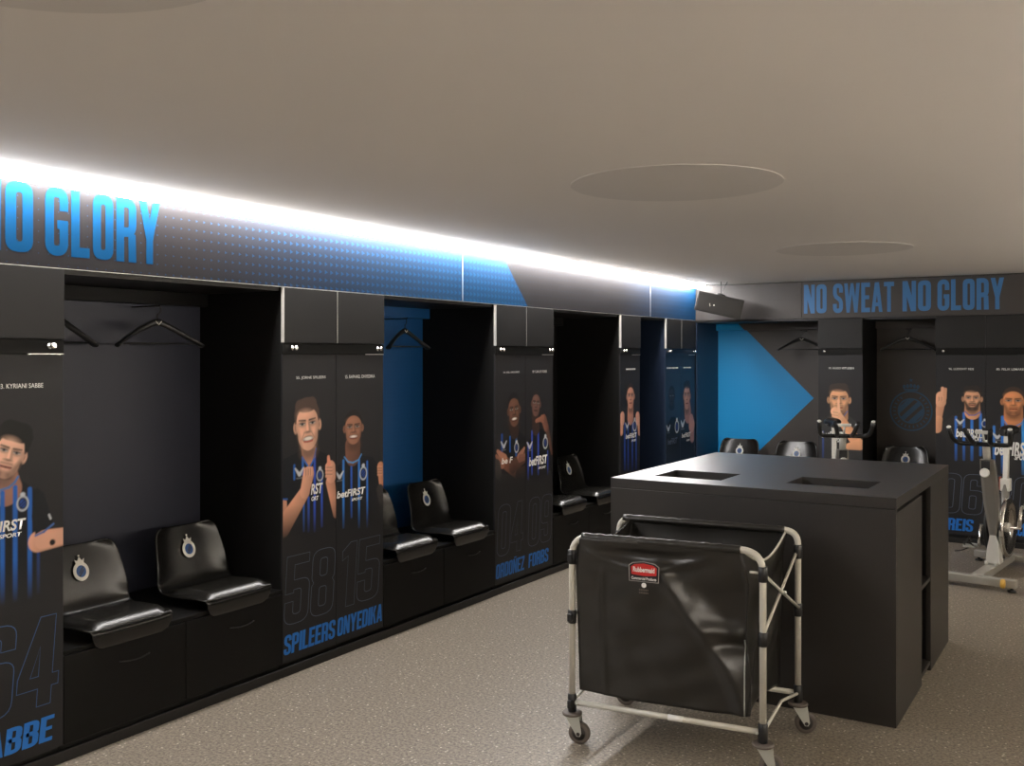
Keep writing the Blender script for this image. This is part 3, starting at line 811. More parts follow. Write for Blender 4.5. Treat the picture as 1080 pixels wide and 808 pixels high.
        self.cap((cx - hw * 0.02, R(0.53)), hw * 0.05, (cx - hw * 0.01, R(0.39)), hw * 0.09, sk(1.10, 5), 0, 0.8, soft=hw * 0.06)
        self.ell(cx, R(0.350), hw * 0.24, h * 0.020, sk(0.48), 0.85, soft=hw * 0.05)
        if beard or stub:
            k = 0.88 if beard else stub
            for s in (-1, 1): self.cap((cx + s * hw * 0.80, R(0.36)), hw * 0.10, (cx + s * hw * 0.42, R(0.09)), hw * 0.26, hair, 0, k, soft=hw * 0.12)
            self.ell(cx, R(0.06), hw * 0.46, h * 0.085, hair, k, soft=hw * 0.10)
            self.cap((cx - hw * 0.34, R(0.285)), h * 0.020, (cx + hw * 0.34, R(0.285)), h * 0.020, hair, 0, k, soft=hw * 0.06)
        if smile:
            self.ell(cx, R(0.215), hw * 0.42, h * 0.062, sk(0.42))
            self.ell(cx, R(0.225), hw * 0.35, h * 0.036, (236, 228, 220))
            self.cap((cx - hw * 0.34, R(0.172)), h * 0.014, (cx + hw * 0.34, R(0.172)), h * 0.014, tuple(int(v) for v in (skin[0] * 0.82, skin[1] * 0.55, skin[2] * 0.55)))
            for s in (-1, 1): self.cap((cx + s * hw * 0.30, R(0.34)), h * 0.008, (cx + s * hw * 0.54, R(0.22)), h * 0.008, sk(0.66), 0, 0.8)
        else:
            lip = (skin[0] * 0.74, skin[1] * 0.50, skin[2] * 0.50)
            self.cap((cx - hw * 0.28, R(0.215)), h * 0.022, (cx + hw * 0.28, R(0.215)), h * 0.022, tuple(int(v) for v in lip))
            e = 0.018 if grin else 0.0
            self.arc([(cx - hw * 0.36, R(0.222 + e)), (cx, R(0.214)), (cx + hw * 0.36, R(0.222 + e))], h * 0.010, sk(0.34))
        self.A, self.Z = A0, Z0
    def run(self, ops):
        for o in ops:
            n, a = o[0], o[1:]
            if n == 'poly': self.poly(*a)
            elif n == 'cap': self.cap(a[0], a[1], a[2], a[3], a[4], a[5])
            elif n == 'arc': self.arc(*a)
            elif n == 'dot': self.ell(a[0][0], a[0][1], a[1], a[1], a[2])
            elif n == 'crest': self.crest(*a)
            elif n == 'logo': self.logo(*a)
            elif n == 'fingers': self.fingers(*a)
            elif n == 'fade': self.fade(*a)
            elif n == 'head': self.head(**a[0])
    def build(self, name, parent, x0, out=0.0007):
        """grid mesh on the local front plane (faces -y)"""
        used = (np.abs(self.C - self.base).max(-1) > 0.0012)
        q = used[:-1, :-1] | used[1:, :-1] | used[:-1, 1:] | used[1:, 1:]
        iz, ix = np.nonzero(q)
        nx = self.nx
        F = np.stack([iz * nx + ix, iz * nx + ix + 1, (iz + 1) * nx + ix + 1, (iz + 1) * nx + ix], 1)
        ids, inv = np.unique(F.ravel(), return_inverse=True)
        co = np.stack([self.A.ravel()[ids] + x0, np.full(len(ids), -out), self.Z.ravel()[ids]], 1)
        me = bpy.data.meshes.new(name)
        me.from_pydata(co.tolist(), [], inv.reshape(-1, 4).tolist())
        ca = me.color_attributes.new('ink', 'FLOAT_COLOR', 'POINT')
        rgba = np.concatenate([self.C.reshape(-1, 3)[ids], np.ones((len(ids), 1))], 1)
        ca.data.foreach_set('color', rgba.ravel().astype(np.float32))
        me.materials.append(M['print'])
        o = bpy.data.objects.new(name, me); COL.objects.link(o); o.parent = parent
        return o


# ------------------------------------------------------------------ the room
LX, BY, DEPTH = -3.57, 9.20, 0.62              # locker fronts: left wall x, back wall y; depth of the recesses
RX, FY = 2.40, -2.60                           # right wall and the wall behind the camera
mb = MB().box(LX - 0.75, FY - 0.1, -0.06, RX + 0.1, BY + 0.75, 0.0); struct('floor', mb, M['floor'])
mb = MB().box(-3.43, FY, CEIL, RX, BY + 0.06, CEIL + 0.05); struct('ceiling', mb, M['ceiling'])
mb = MB().box(LX - 0.75, FY - 0.1, 0, LX - DEPTH - 0.012, BY + 0.75, 2.45); struct('wall_left', mb, M['backwall'])
mb = MB().box(LX - DEPTH - 0.012, BY + DEPTH + 0.012, 0, RX + 0.1, BY + 0.75, 2.45); struct('wall_back', mb, M['backwall'])
mb = MB().box(RX, FY - 0.1, 0, RX + 0.1, BY + DEPTH + 0.012, 2.45); struct('wall_right', mb, M['paleplaster'])
mb = MB().box(LX - DEPTH - 0.012, FY - 0.1, 0, RX, FY, 2.45); struct('wall_front', mb, M['midplaster'])
# skirting along the locker fronts
mb = MB().box(LX - 0.012, FY, 0, LX + 0.004, BY - 0.004, 0.046, 0.002); struct('baseboard_left', mb, M['black'])
mb = MB().box(LX, BY - 0.004, 0, RX, BY + 0.012, 0.046, 0.002); struct('baseboard_back', mb, M['black'])
# fascia boards above the lockers
segs = [(FY, 5.143), (5.147, 8.094), (8.098, BY)]
for i, (a, b_) in enumerate(segs):
    f = struct('trim_%d' % (i + 1), MB().box(LX - 0.022, a, FASCIA_Z, LX, b_, 2.395), M['fascia'])
    if i in (0, 1): struct('edge_strip', MB().box(LX - 0.02, b_, FASCIA_Z + 0.002, LX + 0.0015, b_ + 0.004, 2.385), M['silver'], f)  # pale strip in place of light showing through the panel seam
    struct('edge_strip', MB().box(LX - 0.02, a + 0.004, FASCIA_Z - 0.0015, LX + 0.0006, b_ - 0.004, FASCIA_Z), M['silver'], f)
segs = [(LX, -2.528), (-2.524, RX)]
for i, (a, b_) in enumerate(segs):
    f = struct('trim_%d' % (i + 4), MB().box(a, BY, FASCIA_Z, b_, BY + 0.022, CEIL - 0.008), M['fasciaback'])
    if i == 1: ftb = f
# left slot housing and light strip, plus an added unseen uplight on the right
struct('trim_6', MB().box(LX - 0.022, FY, 2.395, -3.40, BY, 2.415).box(-3.43, FY, CEIL + 0.05, -3.41, BY, 2.395), M['ceiling'])
def led(name, x, z, a, b_, m, label):
    t = thing(name, label, 'light', (x, (a + b_) / 2, z))
    L = (b_ - a) / 2
    MB().box(-0.052, -L, 0.012, 0.052, L, 0.05).build('housing', M['silver'], t)
    prof = [(-0.045, 0.012), (-0.045, -0.028), (-0.038, -0.046), (-0.010, -0.050), (0.020, -0.042), (0.032, -0.018), (0.034, 0.012)]
    q = MB(); q.grid([[(p[0], -L, p[1]) for p in prof], [(p[0], L, p[1]) for p in prof]])
    q.bm.faces.new([v for v in q.bm.verts][:7]); q.bm.faces.new([v for v in q.bm.verts][7:][::-1])
    q.build('diffuser', m, t); return t
led('led_light_strip', -3.500, CEIL + 0.012, FY + 0.05, BY - 0.02, M['led'], 'long glowing white light strip in the ceiling slot above the left lockers')
u = led('added_fill_uplight', RX - 0.054, 1.75, FY + 0.05, BY - 0.02, M['filluplight'], 'long uplight added on the unseen right wall to brighten the ceiling')  # added fill light, out of view, to lift the ceiling
u.rotation_euler = (0, PI, 0)
# round flush discs in the ceiling
for y, lab in ((0.88, 'big round flush ceiling disc nearest the camera, cut by the top left of the frame'), (3.72, 'big round flush ceiling disc above the black laundry cart'), (6.56, 'faint big round ceiling disc beyond the island counter, farthest from the camera')):
    t = thing('ceiling_disc', lab, 'ceiling light', (-1.53, y, CEIL), 0, 'round ceiling discs')
    MB().prism(circle(0, 0, 0.425, n=72), -0.0014).build('cover', M['disc'], t)

# lettering on the fascias
FL = plane_frame((LX, 0, 0), (0, 1, 0))
fl = fl2 = bpy.data.objects['trim_1']
Zb, Zt = 2.016, 2.285
block_text('fascia_lettering', 'NO', M['blueletter'], fl, (1.985, Zb, 2.232, Zt), FL)
block_text('fascia_lettering', 'SWEAT', M['blueletter'], fl, (1.36, Zb, 1.90, Zt), FL)
block_text('fascia_lettering', 'GLORY', M['blueletter'], fl2, (2.283, Zb, 2.820, Zt), FL)
FB = plane_frame((0, BY, 0), (1, 0, 0))
for s, a0, a1 in (('NO', -2.502, -2.294), ('SWEAT', -2.235, -1.704), ('NO', -1.633, -1.398), ('GLORY', -1.344, -0.824)):
    block_text('fascia_lettering', s, M['bluedim'], ftb, (a0, 2.012, a1, 2.280), FB)

# ------------------------------------------------------------------ locker cabinets (local: x along the wall, y into it, front at y = 0)
def place(wall, a):
    return ((LX, a, 0), PI / 2) if wall == 'L' else ((a, BY, 0), 0.0)

def number_box(b): return (b[0], 0.255, b[2], 0.600)
def cabinet(wall, a0, w, doors, label, strip=True, navy=False, knobs=((0.06, 1), (None, 1))):
    loc, rz = place(wall, a0)
    t = thing('locker_cabinet', label, 'locker', loc, rz, 'locker cabinets along the walls')
    dm = M['navydoor'] if navy else M['door']
    body = MB().box(0, 0.012, 0.066, w, DEPTH, FASCIA_Z - 0.002); body.build('carcass', M['navy'] if navy else M['locker'], t)
    MB().box(0.002, 0.03, 0, w - 0.002, DEPTH, 0.066).build('plinth', M['black'], t)
    rail = MB().box(0.0, -0.004, 1.628, w, 0.0115, 1.682, 0.0015).build('lock_rail', M['locker'] if not navy else M['navy'], t)
    n = len(doors); dw = w / n
    for i, key in enumerate(doors):
        x0, x1 = i * dw + 0.0015, (i + 1) * dw - 0.0015
        up = MB().box(x0, -0.0095, 1.686, x1, 0.0115, FASCIA_Z - 0.006, 0.001).build('upper_door', M['upper'], t)
        MB().box(x0 - 0.0014, -0.010, 1.686, x0 + 0.0006, 0.0105, FASCIA_Z - 0.006).build('edge_strip', M['silver'] if wall == 'L' else M['clip'], up)  # silver on the left wall imitates light caught by the door edge
        d = MB().box(x0, -0.0002, 0.070, x1, 0.0115, 1.624, 0.0).build('poster_door', dm, t)
        if i == n - 1: MB().box(x1 - 0.15, -0.006, 1.6245, x1, 0.004, 1.6275).build('edge_strip', M['silver'] if wall == 'L' else M['clip'], rail)
        if key is None: continue
        P = POSTERS[key]
        base = (0.010, 0.022, 0.044) if navy else DOOR
        pr = Print(dw - 0.003, 0.62, 1.44, base, 0.003 if wall == 'L' and a0 < 5 else 0.0035)
        pr.run(P['ops'])
        if P['tag'][0] is None:
            pass
        pr.build('portrait_print', d, x0, 0.0009)
        off = x0
        sh = lambda b_, z0=None, z1=None: (max(b_[0], 0.004) + off, b_[1] if z0 is None else z0, min(b_[2], dw - 0.005) + off, b_[3] if z1 is None else z1)
        s, tb = P['tag']
        if s:
            lettering('name_line', s, M['white'], d, sh(tb, 1.495, 1.513), FRONT, thick=0.0012, bold=0.004)
        else:
            q = MB()
            for j in range(9):
                a = off + tb[0] + (tb[2] - tb[0]) * j / 9
                q.box(a, -0.0014, 1.497, a + (tb[2] - tb[0]) / 14, -0.0002, 1.509)
            q.build('name_line', M['white'], d)
        if P['num']:
            s, nb = P['num']
            block_text('number_outline', s, M['blueline'] if key == 'beanie' else M['greyline'], d, sh(nb, 0.255, 0.600), FRONT, shear=0.06, gap=0.1, outline=0.0042 if wall == 'L' else 0.005, thick=0.0012)
        if P['sur']:
            s, nb = P['sur']
            block_text('surname_lettering', s, M['surname'], d, sh((0.002, 0, dw - 0.006, 0) if len(s) == 8 and wall == 'L' else nb, 0.108, 0.206 if wall == 'L' else 0.212), FRONT, shear=0.07, gap=0.09, thick=0.0013)
        b1, b2 = P['sponsor']
        wl = M['greyline'] if key == 'dim' else M['white']
        st = P.get('stext', ('betFIRST', 'SPORT'))
        lettering('sponsor_lettering', st[0], wl, d, (b1[0] + off, b1[1], b1[2] + off, b1[3]), FRONT, shear=0.18, bold=0.03, thick=0.0014)
        if b2: lettering('sponsor_lettering', st[1], wl, d, (b2[0] + off, b2[1], b2[2] + off, b2[3]), FRONT, shear=0.18, bold=0.03, thick=0.0014)
    # keyed knobs on the lock rail
    for kx in knobs:
        k = MB()
        k.lathe([(0.013, 0), (0.013, 0.006), (0.007, 0.009), (0.007, 0.020), (0.012, 0.024), (0.0115, 0.031), (0.006, 0.034)], 18, aim((kx, -0.004, 1.658), (0, -1, 0)))
        k.build('lock_knob', M['chrome'], t)
    return t

W2, W1 = 0.79, 0.396
cabinet('L', 1.57, W2, [None, 'beanie'], 'near left locker cabinet with number 64 and a dark-haired footballer on the door', knobs=(0.07, 0.73))
cabinet('L', 3.56, W2, ['thumb', 'sash'], 'left wall locker cabinet with two footballers and outlined numbers 58 and 15', knobs=(0.065, 0.735))
cabinet('L', 5.528, W2, ['signs', 'chin'], 'left wall locker cabinet with numbers 04 and 09, footballer crossing his hands', knobs=(0.065, 0.735))
cabinet('L', 7.472, W1, ['fists'], 'narrow single locker cabinet with a footballer raising both fists', knobs=(0.06,))
cabinet('L', 8.442, 0.736, ['dim', 'side'], 'navy tinted locker cabinet in the far left corner of the room', navy=True, knobs=(0.06, 0.68))
cabinet('B', -2.37, W1, ['hush'], 'back wall locker cabinet with a footballer holding a finger to his lips', knobs=(0.06,))
cabinet('B', -1.36, W2, ['fingers', 'stare'], 'back wall locker cabinet behind the exercise bike, footballer raising two fingers', knobs=(0.065, 0.735))

# ------------------------------------------------------------------ open bays: bench with drawers, back panel, garment rail
def crest_big(t, cx, cz, r):
    g = MB(); y = DEPTH - 0.0125
    Mf = plane_frame((cx, y, cz), (1, 0, 0))
    def ring(r0, r1, n=48):
        b = g.bm
        v = [[b.verts.new(Mf @ Vector((rr * math.cos(2 * PI * k / n), rr * math.sin(2 * PI * k / n), 0.001))) for k in range(n)] for rr in (r0, r1)]
        for k in range(n): b.faces.new((v[0][k], v[1][k], v[1][(k + 1) % n], v[0][(k + 1) % n]))
    ring(r * 0.93, r); ring(r * 0.56, r * 0.63)
    # diagonal bars clipped by the inner circle
    c45 = math.cos(PI / 4); ri = r * 0.56
    for lo, hi in ((-0.92, -0.50), (-0.20, 0.20), (0.50, 0.92)):
        top, bot = [], []
        for k in range(9):
            d = ri * (lo + (hi - lo) * k / 8); hl = math.sqrt(max(ri * ri - d * d, 0))
            top.append((d, hl)); bot.append((d, -hl))
        pts = top + bot[::-1]
        f = [g.bm.verts.new(Mf @ Vector(((p[1] + p[0]) * c45, (p[1] - p[0]) * c45, 0.001))) for p in pts]
        g.bm.faces.new(f)
    # crown: band with five lobes, pearls and a star
    g.prism([(-0.30 * r, 1.00 * r), (0.30 * r, 1.00 * r), (0.34 * r, 1.09 * r), (-0.34 * r, 1.09 * r)], 0.001, Mf)
    for k in range(5):
        a = (k - 2) * 0.16 * r
        pts = circle(a, (1.20 + 0.05 * (2 - abs(k - 2)) * 0.5) * r, 0.072 * r, 0.10 * r, 14)
        g.prism(pts, 0.001, Mf)
    g.prism([(math.cos(PI / 2 + PI * k / 5) * r * (0.11 if k % 2 == 0 else 0.045), 1.52 * r + math.sin(PI / 2 + PI * k / 5) * r * (0.11 if k % 2 == 0 else 0.045)) for k in range(10)], 0.001, Mf)
    # dashes standing for the lettering band of the badge
    for k in range(22):
        a = PI * 0.70 + 2 * PI * k / 26 * 1.0
        p0, p1 = r * 0.72, r * 0.85
        w = 0.035
        g.prism([(p0 * math.cos(a - w), p0 * math.sin(a - w)), (p1 * math.cos(a - w), p1 * math.sin(a - w)), (p1 * math.cos(a + w), p1 * math.sin(a + w)), (p0 * math.cos(a + w), p0 * math.sin(a + w))], 0.0008, Mf)
    return g.build('crest_print', M['crestprint'], t)

def bay(wall, a0, w, label, panel, railmat, nd=2, crest=None, side=None, pegs=()):
    loc, rz = place(wall, a0)
    t = thing('locker_bay', label, 'bench', loc, rz, 'open bench bays between the lockers')
    e = 0.001
    MB().box(e, 0.002, 0.425, w - e, DEPTH, 0.441, 0.0015).build('bench_top', M['locker'], t)
    MB().box(e, 0.012, 0.066, w - e, DEPTH, 0.4245).build('bench_box', M['black'], t)
    MB().box(0.002, 0.03, 0, w - 0.002, DEPTH, 0.066).build('plinth', M['black'], t)
    dw = w / nd
    for i in range(nd):
        x0, x1 = i * dw + 0.002, (i + 1) * dw - 0.002
        d = MB().box(x0, -0.002, 0.070, x1, 0.0115, 0.420, 0.001).build('drawer_front', M['locker'], t)
        cx = (x0 + x1) / 2 + 0.03
        q = MB(); q.tube([(cx - 0.075 + 0.15 * k / 10, -0.004 - 0.010 * math.sin(PI * k / 10), 0.333 - 0.007 * math.sin(PI * k / 10)) for k in range(11)], 0.0028, 8)
        q.build('drawer_grip', M['silver' if False else 'clip'], d)
    MB().box(e, DEPTH - 0.012, 0.4415, w - e, DEPTH, FASCIA_Z - 0.022).build('back_panel', panel, t)
    MB().box(e, 0.024, FASCIA_Z - 0.021, w - e, DEPTH, FASCIA_Z - 0.003).build('top_board', M['black'], t)
    if side is not None: MB().box(e, 0.0, 0.4415, 0.012, DEPTH - 0.0125, FASCIA_Z - 0.0215).build('side_panel', side, t)
    r = MB().box(0.013 if side is not None else e, DEPTH - 0.075, 1.878, w - e, DEPTH - 0.0125, FASCIA_Z - 0.0215, 0.001).build('garment_rail', railmat, t)
    for p in pegs:
        MB().tube([(p, DEPTH - 0.0125, 1.862), (p, 0.40, 1.862), (p, 0.395, 1.868)], 0.004, 8).build('coat_peg', M['clip'], r)
    if crest: crest_big(t, *crest)
    return t
HOOK_Y = 0.43
bay('L', 2.36, 1.20, 'open bench bay nearest the camera, slate grey back panel above two seats', M['greypanel'], M['locker'], pegs=(0.245, 0.775))
bay('L', 4.35, 1.178, 'open bench bay with the blue back panel on the left wall', M['bluepanel'], M['bluepanel'], pegs=(0.73,))
bay('L', 6.318, 1.154, 'all black open bench bay behind the laundry cart and beside locker 09', M['locker'], M['locker'])
bay('L', 7.868, 0.574, 'narrow black open bench bay on the left wall before the navy corner cabinet', M['locker'], M['locker'], nd=1)
bay('B', LX, 1.20, 'open bench bay on the back wall with the big blue arrow panel', M['arrowpanel'], M['arrowpanel'], side=M['navy'], pegs=(0.93,))
bay('B', -1.974, 0.614, 'narrow open bench bay on the back wall with the large faded club crest', M['crestwall'], M['crestwall'], nd=1, crest=(0.309, 1.098, 0.190), pegs=(0.31,))

# ------------------------------------------------------------------ bucket seats (local: x across, y into the wall)
def badge(parent, cx, y, cz, tilt, s=1.0):
    Mf = Matrix.Translation((cx, y, cz)) @ Matrix.Rotation(-tilt, 4, 'X') @ plane_frame((0, 0, 0), (1, 0, 0))
    w = MB()
    pts = []
    for k in range(36):
        a = -PI / 2 + 2 * PI * k / 36
        rx, rz = 0.039 * s, 0.043 * s
        pts.append((rx * math.cos(a), rz * math.sin(a) - 0.008 * s))
    w.prism(pts, 0.0016, Mf)
    w.prism([(-0.020 * s, 0.028 * s), (0.020 * s, 0.028 * s), (0.024 * s, 0.048 * s), (0.011 * s, 0.040 * s), (0, 0.058 * s), (-0.011 * s, 0.040 * s), (-0.024 * s, 0.048 * s)], 0.0016, Mf)
    w.prism(circle(0, 0.063 * s, 0.0045 * s, n=10), 0.0016, Mf)
    o = w.build('crest_badge', M['crestwhite'], parent)
    c = MB(); c.prism(circle(0, -0.008 * s, 0.0245 * s, 0.0270 * s, 28), 0.0022, Mf); c.build('badge_centre', M['crestblue'], o)
    b = MB()
    for d in (-0.008, 0.006):
        b.prism([(-0.014 * s, (-0.020 + d) * s), (-0.010 * s, (-0.024 + d) * s), (0.016 * s, (0.004 + d) * s), (0.012 * s, (0.008 + d) * s)], 0.0026, Mf)
    b.build('badge_stripes', M['crestblack'], o)

def make_seat(label, loc, rz, group):
    t = thing('bucket_seat', label, 'seat', loc, rz, group)
    # side profile: (y, z, half width)
    prof = [(-0.018, 0.408, 0.140), (-0.026, 0.420, 0.172), (-0.032, 0.442, 0.190), (-0.036, 0.468, 0.197), (-0.036, 0.483, 0.200), (-0.026, 0.492, 0.203), (0.0, 0.494, 0.206), (0.08, 0.490, 0.210), (0.17, 0.484, 0.214), (0.25, 0.484, 0.216), (0.295, 0.492, 0.217),
            (0.322, 0.508, 0.217), (0.340, 0.535, 0.216), (0.352, 0.570, 0.213), (0.372, 0.630, 0.207), (0.393, 0.690, 0.199), (0.412, 0.740, 0.190), (0.420, 0.762, 0.180), (0.4245, 0.775, 0.164), (0.427, 0.782, 0.140)]
    prof = [(y if y < 0.08 else 0.08 + (y - 0.08) * 0.86, z, w) for y, z, w in prof]
    ns = 17; P = []
    for i, (y, z, hw) in enumerate(prof):
        row = []
        back = max(0.0, min(1.0, (z - 0.50) / 0.08))
        for j in range(ns):
            s = -1 + 2 * j / (ns - 1)
            s = math.copysign(1 - (1 - abs(s)) ** 1.25, s)
            lift = 0.020 * abs(s) ** 3.5
            row.append((s * hw, y - lift * back * 1.5, z + lift * (1 - back) * (0 if i < 5 else 0.5)))
        P.append(row)
    mb = MB(); mb.grid(P)
    sh = mb.build('seat_shell', M['seat'], t)
    so = sh.modifiers.new('thickness', 'SOLIDIFY'); so.thickness = 0.012; so.offset = 1.0
    bv = sh.modifiers.new('round', 'SUBSURF'); bv.levels = 1; bv.render_levels = 1
    # pad on the seat
    cu = MB(); rows = []
    ny, nx = 14, 15
    for i in range(ny):
        v = i / (ny - 1); y = -0.026 + v * 0.262
        row = []
        for j in range(nx):
            s = -1 + 2 * j / (nx - 1); x = s * (0.188 + 0.012 * v)
            edge = min(1.0, (1 - abs(s)) / 0.10)
            e = math.sqrt(max(0, 1 - (1 - edge) ** 2)) if edge < 1 else 1
            f = min(1.0, v / 0.24); fe = math.sqrt(max(0, 1 - (1 - f) ** 2))
            g = min(1.0, (1 - v) / 0.2); ge = math.sqrt(max(0, 1 - (1 - g) ** 2))
            zb = 0.4945 - 0.010 * min(1, v / 0.75)
            row.append((x, y, zb + 0.001 + 0.032 * min(e, fe, ge)))
        rows.append(row)
    cu.grid(rows)
    c = cu.build('seat_pad', M['cushion'], t)
    # piping around the front edge of the pad
    pip = MB().tube(round_path([(-0.206, 0.12, 0.4965), (-0.204, -0.031, 0.496), (0.204, -0.031, 0.496), (0.206, 0.12, 0.4965)], 0.03), 0.0036, 8)
    pip.build('piping', M['piping'], c)
    badge(t, 0, 0.3345, 0.672, math.radians(16.5), 0.98)
    return t

GS = 'black bucket seats with crest badges on the benches'
def seat(wall, a, label):
    loc, rz = place(wall, a)
    if not hasattr(seat, 'proto'):
        seat.proto = make_seat(label, loc, rz, GS); return seat.proto
    c = copy_tree(seat.proto); c.location = loc; c.rotation_euler = (0, 0, rz); relabel(c, label, GS); return c
seat('L', 2.665, 'black bucket seat at the lower left, half hidden by the locker with number 64')
seat('L', 3.255, 'black bucket seat before the grey panel, right one of the nearest pair')
seat('L', 4.635, 'black bucket seat before the blue panel, half hidden by locker 15')
seat('L', 5.205, 'black bucket seat with its badge in full view beside the blue back panel')
seat('L', 6.605, 'black bucket seat in the all black bay, right beside locker 09')
seat('L', 7.180, 'black bucket seat in the all black bay, partly behind the island counter corner')
seat('L', 8.155, 'black bucket seat in the narrow left wall bay, behind the island counter')
seat('B', -3.235, 'black bucket seat on the back wall before the blue arrow, left of two')
seat('B', -2.665, 'black bucket seat on the back wall below the tip of the blue arrow')
seat('B', -1.667, 'black bucket seat on the back wall below the large faded crest')

# ------------------------------------------------------------------ clothes hangers (local: hook at origin, arms along x)
def make_hanger(label, loc, rz, group):
    t = thing('clothes_hanger', label, 'hanger', loc, rz, group)
    hook = [(0.0, 0, -0.075), (0.0, 0, -0.042)] + [(0.018 * math.cos(a) , 0, -0.018 + 0.022 * math.sin(a)) for a in [(-90 + 22 * k) * PI / 180 for k in range(11)]]
    MB().tube(hook, 0.0024, 8).build('hook', M['hub'], t)
    b = MB(); n = 25; rings = []
    for i in range(n):
        s = -1 + 2 * i / (n - 1); x = 0.235 * s
        z = -0.078 - 0.115 * abs(s) ** 1.25
        y = -0.030 * s * s
        h = 0.030 - 0.012 * abs(s); w = 0.007 + 0.016 * abs(s) ** 1.5
        rings.append([(x, y + w * math.cos(2 * PI * k / 10), z + h * 0.6 * math.sin(2 * PI * k / 10)) for k in range(10)])
    b.grid(rings, closed=True)
    b.bm.verts.ensure_lookup_table()
    b.bm.faces.new(b.bm.verts[:10][::-1]); b.bm.faces.new(b.bm.verts[-10:])
    body = b.build('shoulder_arms', M['hanger'], t)
    MB().tube([(-0.205, -0.022, -0.183), (0.205, -0.022, -0.183)], 0.0045, 8).build('trouser_bar', M['hanger'], t)
    e = MB(); Mf = plane_frame((0, -0.0095, -0.082), (1, 0, 0))
    for s in (-1, 1): e.prism([(0, -0.007), (s * 0.016, 0.010), (s * 0.018, 0.005), (0, -0.013)][::s], 0.0016, Mf)
    e.build('chevron_emblem', M['crestwhite'], body)
    return t
GH = 'black plastic hangers in the bench bays'
def hanger(wall, a, label, turn=0.0):
    loc, rz = place(wall, a)
    off = Matrix.Rotation(rz, 3, 'Z') @ Vector((0, 0.415, 1.862))
    loc = Vector(loc) + off
    if not hasattr(hanger, 'proto'):
        hanger.proto = make_hanger(label, loc, rz + turn, GH); return
    c = copy_tree(hanger.proto); c.location = loc; c.rotation_euler = (0, 0, rz + turn); relabel(c, label, GH)
hanger('L', 2.36 + 0.245, 'black hanger at the far left, half hidden by the nearest locker', 0.38)
hanger('L', 2.36 + 0.775, 'black hanger seen whole before the slate grey panel', -0.06)
hanger('L', 4.35 + 0.73, 'black hanger with pale chevron before the blue panel', 0.08)
hanger('B', LX + 0.93, 'tilted black hanger on the back wall right of the blue arrow', 0.45)
hanger('B', -1.974 + 0.31, 'black hanger on the back wall above the faded crest', 0.25)

# ------------------------------------------------------------------ loudspeaker in the far left corner
def speaker():
    t = thing('loudspeaker', 'black wedge loudspeaker hung from the ceiling in the far left corner', 'speaker', (-3.185, 8.80, 2.095))
    R = Matrix.Rotation(math.radians(24), 4, 'Z') @ Matrix.Rotation(math.radians(13), 4, 'Y') @ Matrix.Rotation(math.radians(6), 4, 'X')
    w, h, d = 0.215, 0.092, 0.22
    mb = MB()
    mb.prism([(-w, -h), (w, -h), (w * 1.0, h), (-w, h)], 0.03, R @ Matrix.Rotation(PI / 2, 4, 'X') @ Matrix.Translation((0, 0, 0.02)), 0.006)
    b = bmesh.new()
    f = [b.verts.new(R @ Vector(p)) for p in ((-w + .004, -0.02, -h + .004), (w - .004, -0.02, -h + .004), (w - .004, -0.02, h - .004), (-w + .004, -0.02, h - .004), (-w * .72, d, -h * .7), (w * .72, d, -h * .7), (w * .72, d, h * .8), (-w * .72, d, h * .8))]
    for q in ((0, 1, 2, 3), (7, 6, 5, 4), (0, 4, 5, 1), (1, 5, 6, 2), (2, 6, 7, 3), (3, 7, 4, 0)): b.faces.new([f[i] for i in q])
    mb._merge(b); body = mb.build('cabinet', M['speaker'], t)
    g = MB(); g.prism([(-w + .012, -h + .012), (w - .012, -h + .012), (w - .012, h - .012), (-w + .012, h - .012)], 0.006, R @ Matrix.Translation((0, -0.0495, 0)) @ Matrix.Rotation(PI / 2, 4, 'X'), 0.002)
    gr = g.build('grille', M['grille'], t)
    l = MB(); Mf = R @ Matrix.Translation((-0.075, -0.0558, -0.015)) @ Matrix.Rotation(PI / 2, 4, 'X')
    l.prism([(-.016, .012), (-.011, .012), (-.002, -.012), (-.007, -.014)], .001, Mf); l.prism(circle(.028, .004, .007, n=14), .001, Mf)
    l.build('emblem', M['crestwhite'], gr)
    br = MB()
    br.lathe([(0.045, -0.004), (0.045, 0.006), (0.02, 0.014)], 20, R @ Matrix.Translation((0, 0.06, h - 0.002)))
    a = R @ Vector((0, 0.06, h + 0.008))
    br.tube([a, (a.x - 0.002, a.y, 0.2195)], 0.0035, 8)
    br.tube([a, (a.x + 0.055, a.y + 0.02, 0.2195)], 0.0035, 8)
    br.build('hanging_bracket', M['clip'], t)
speaker()

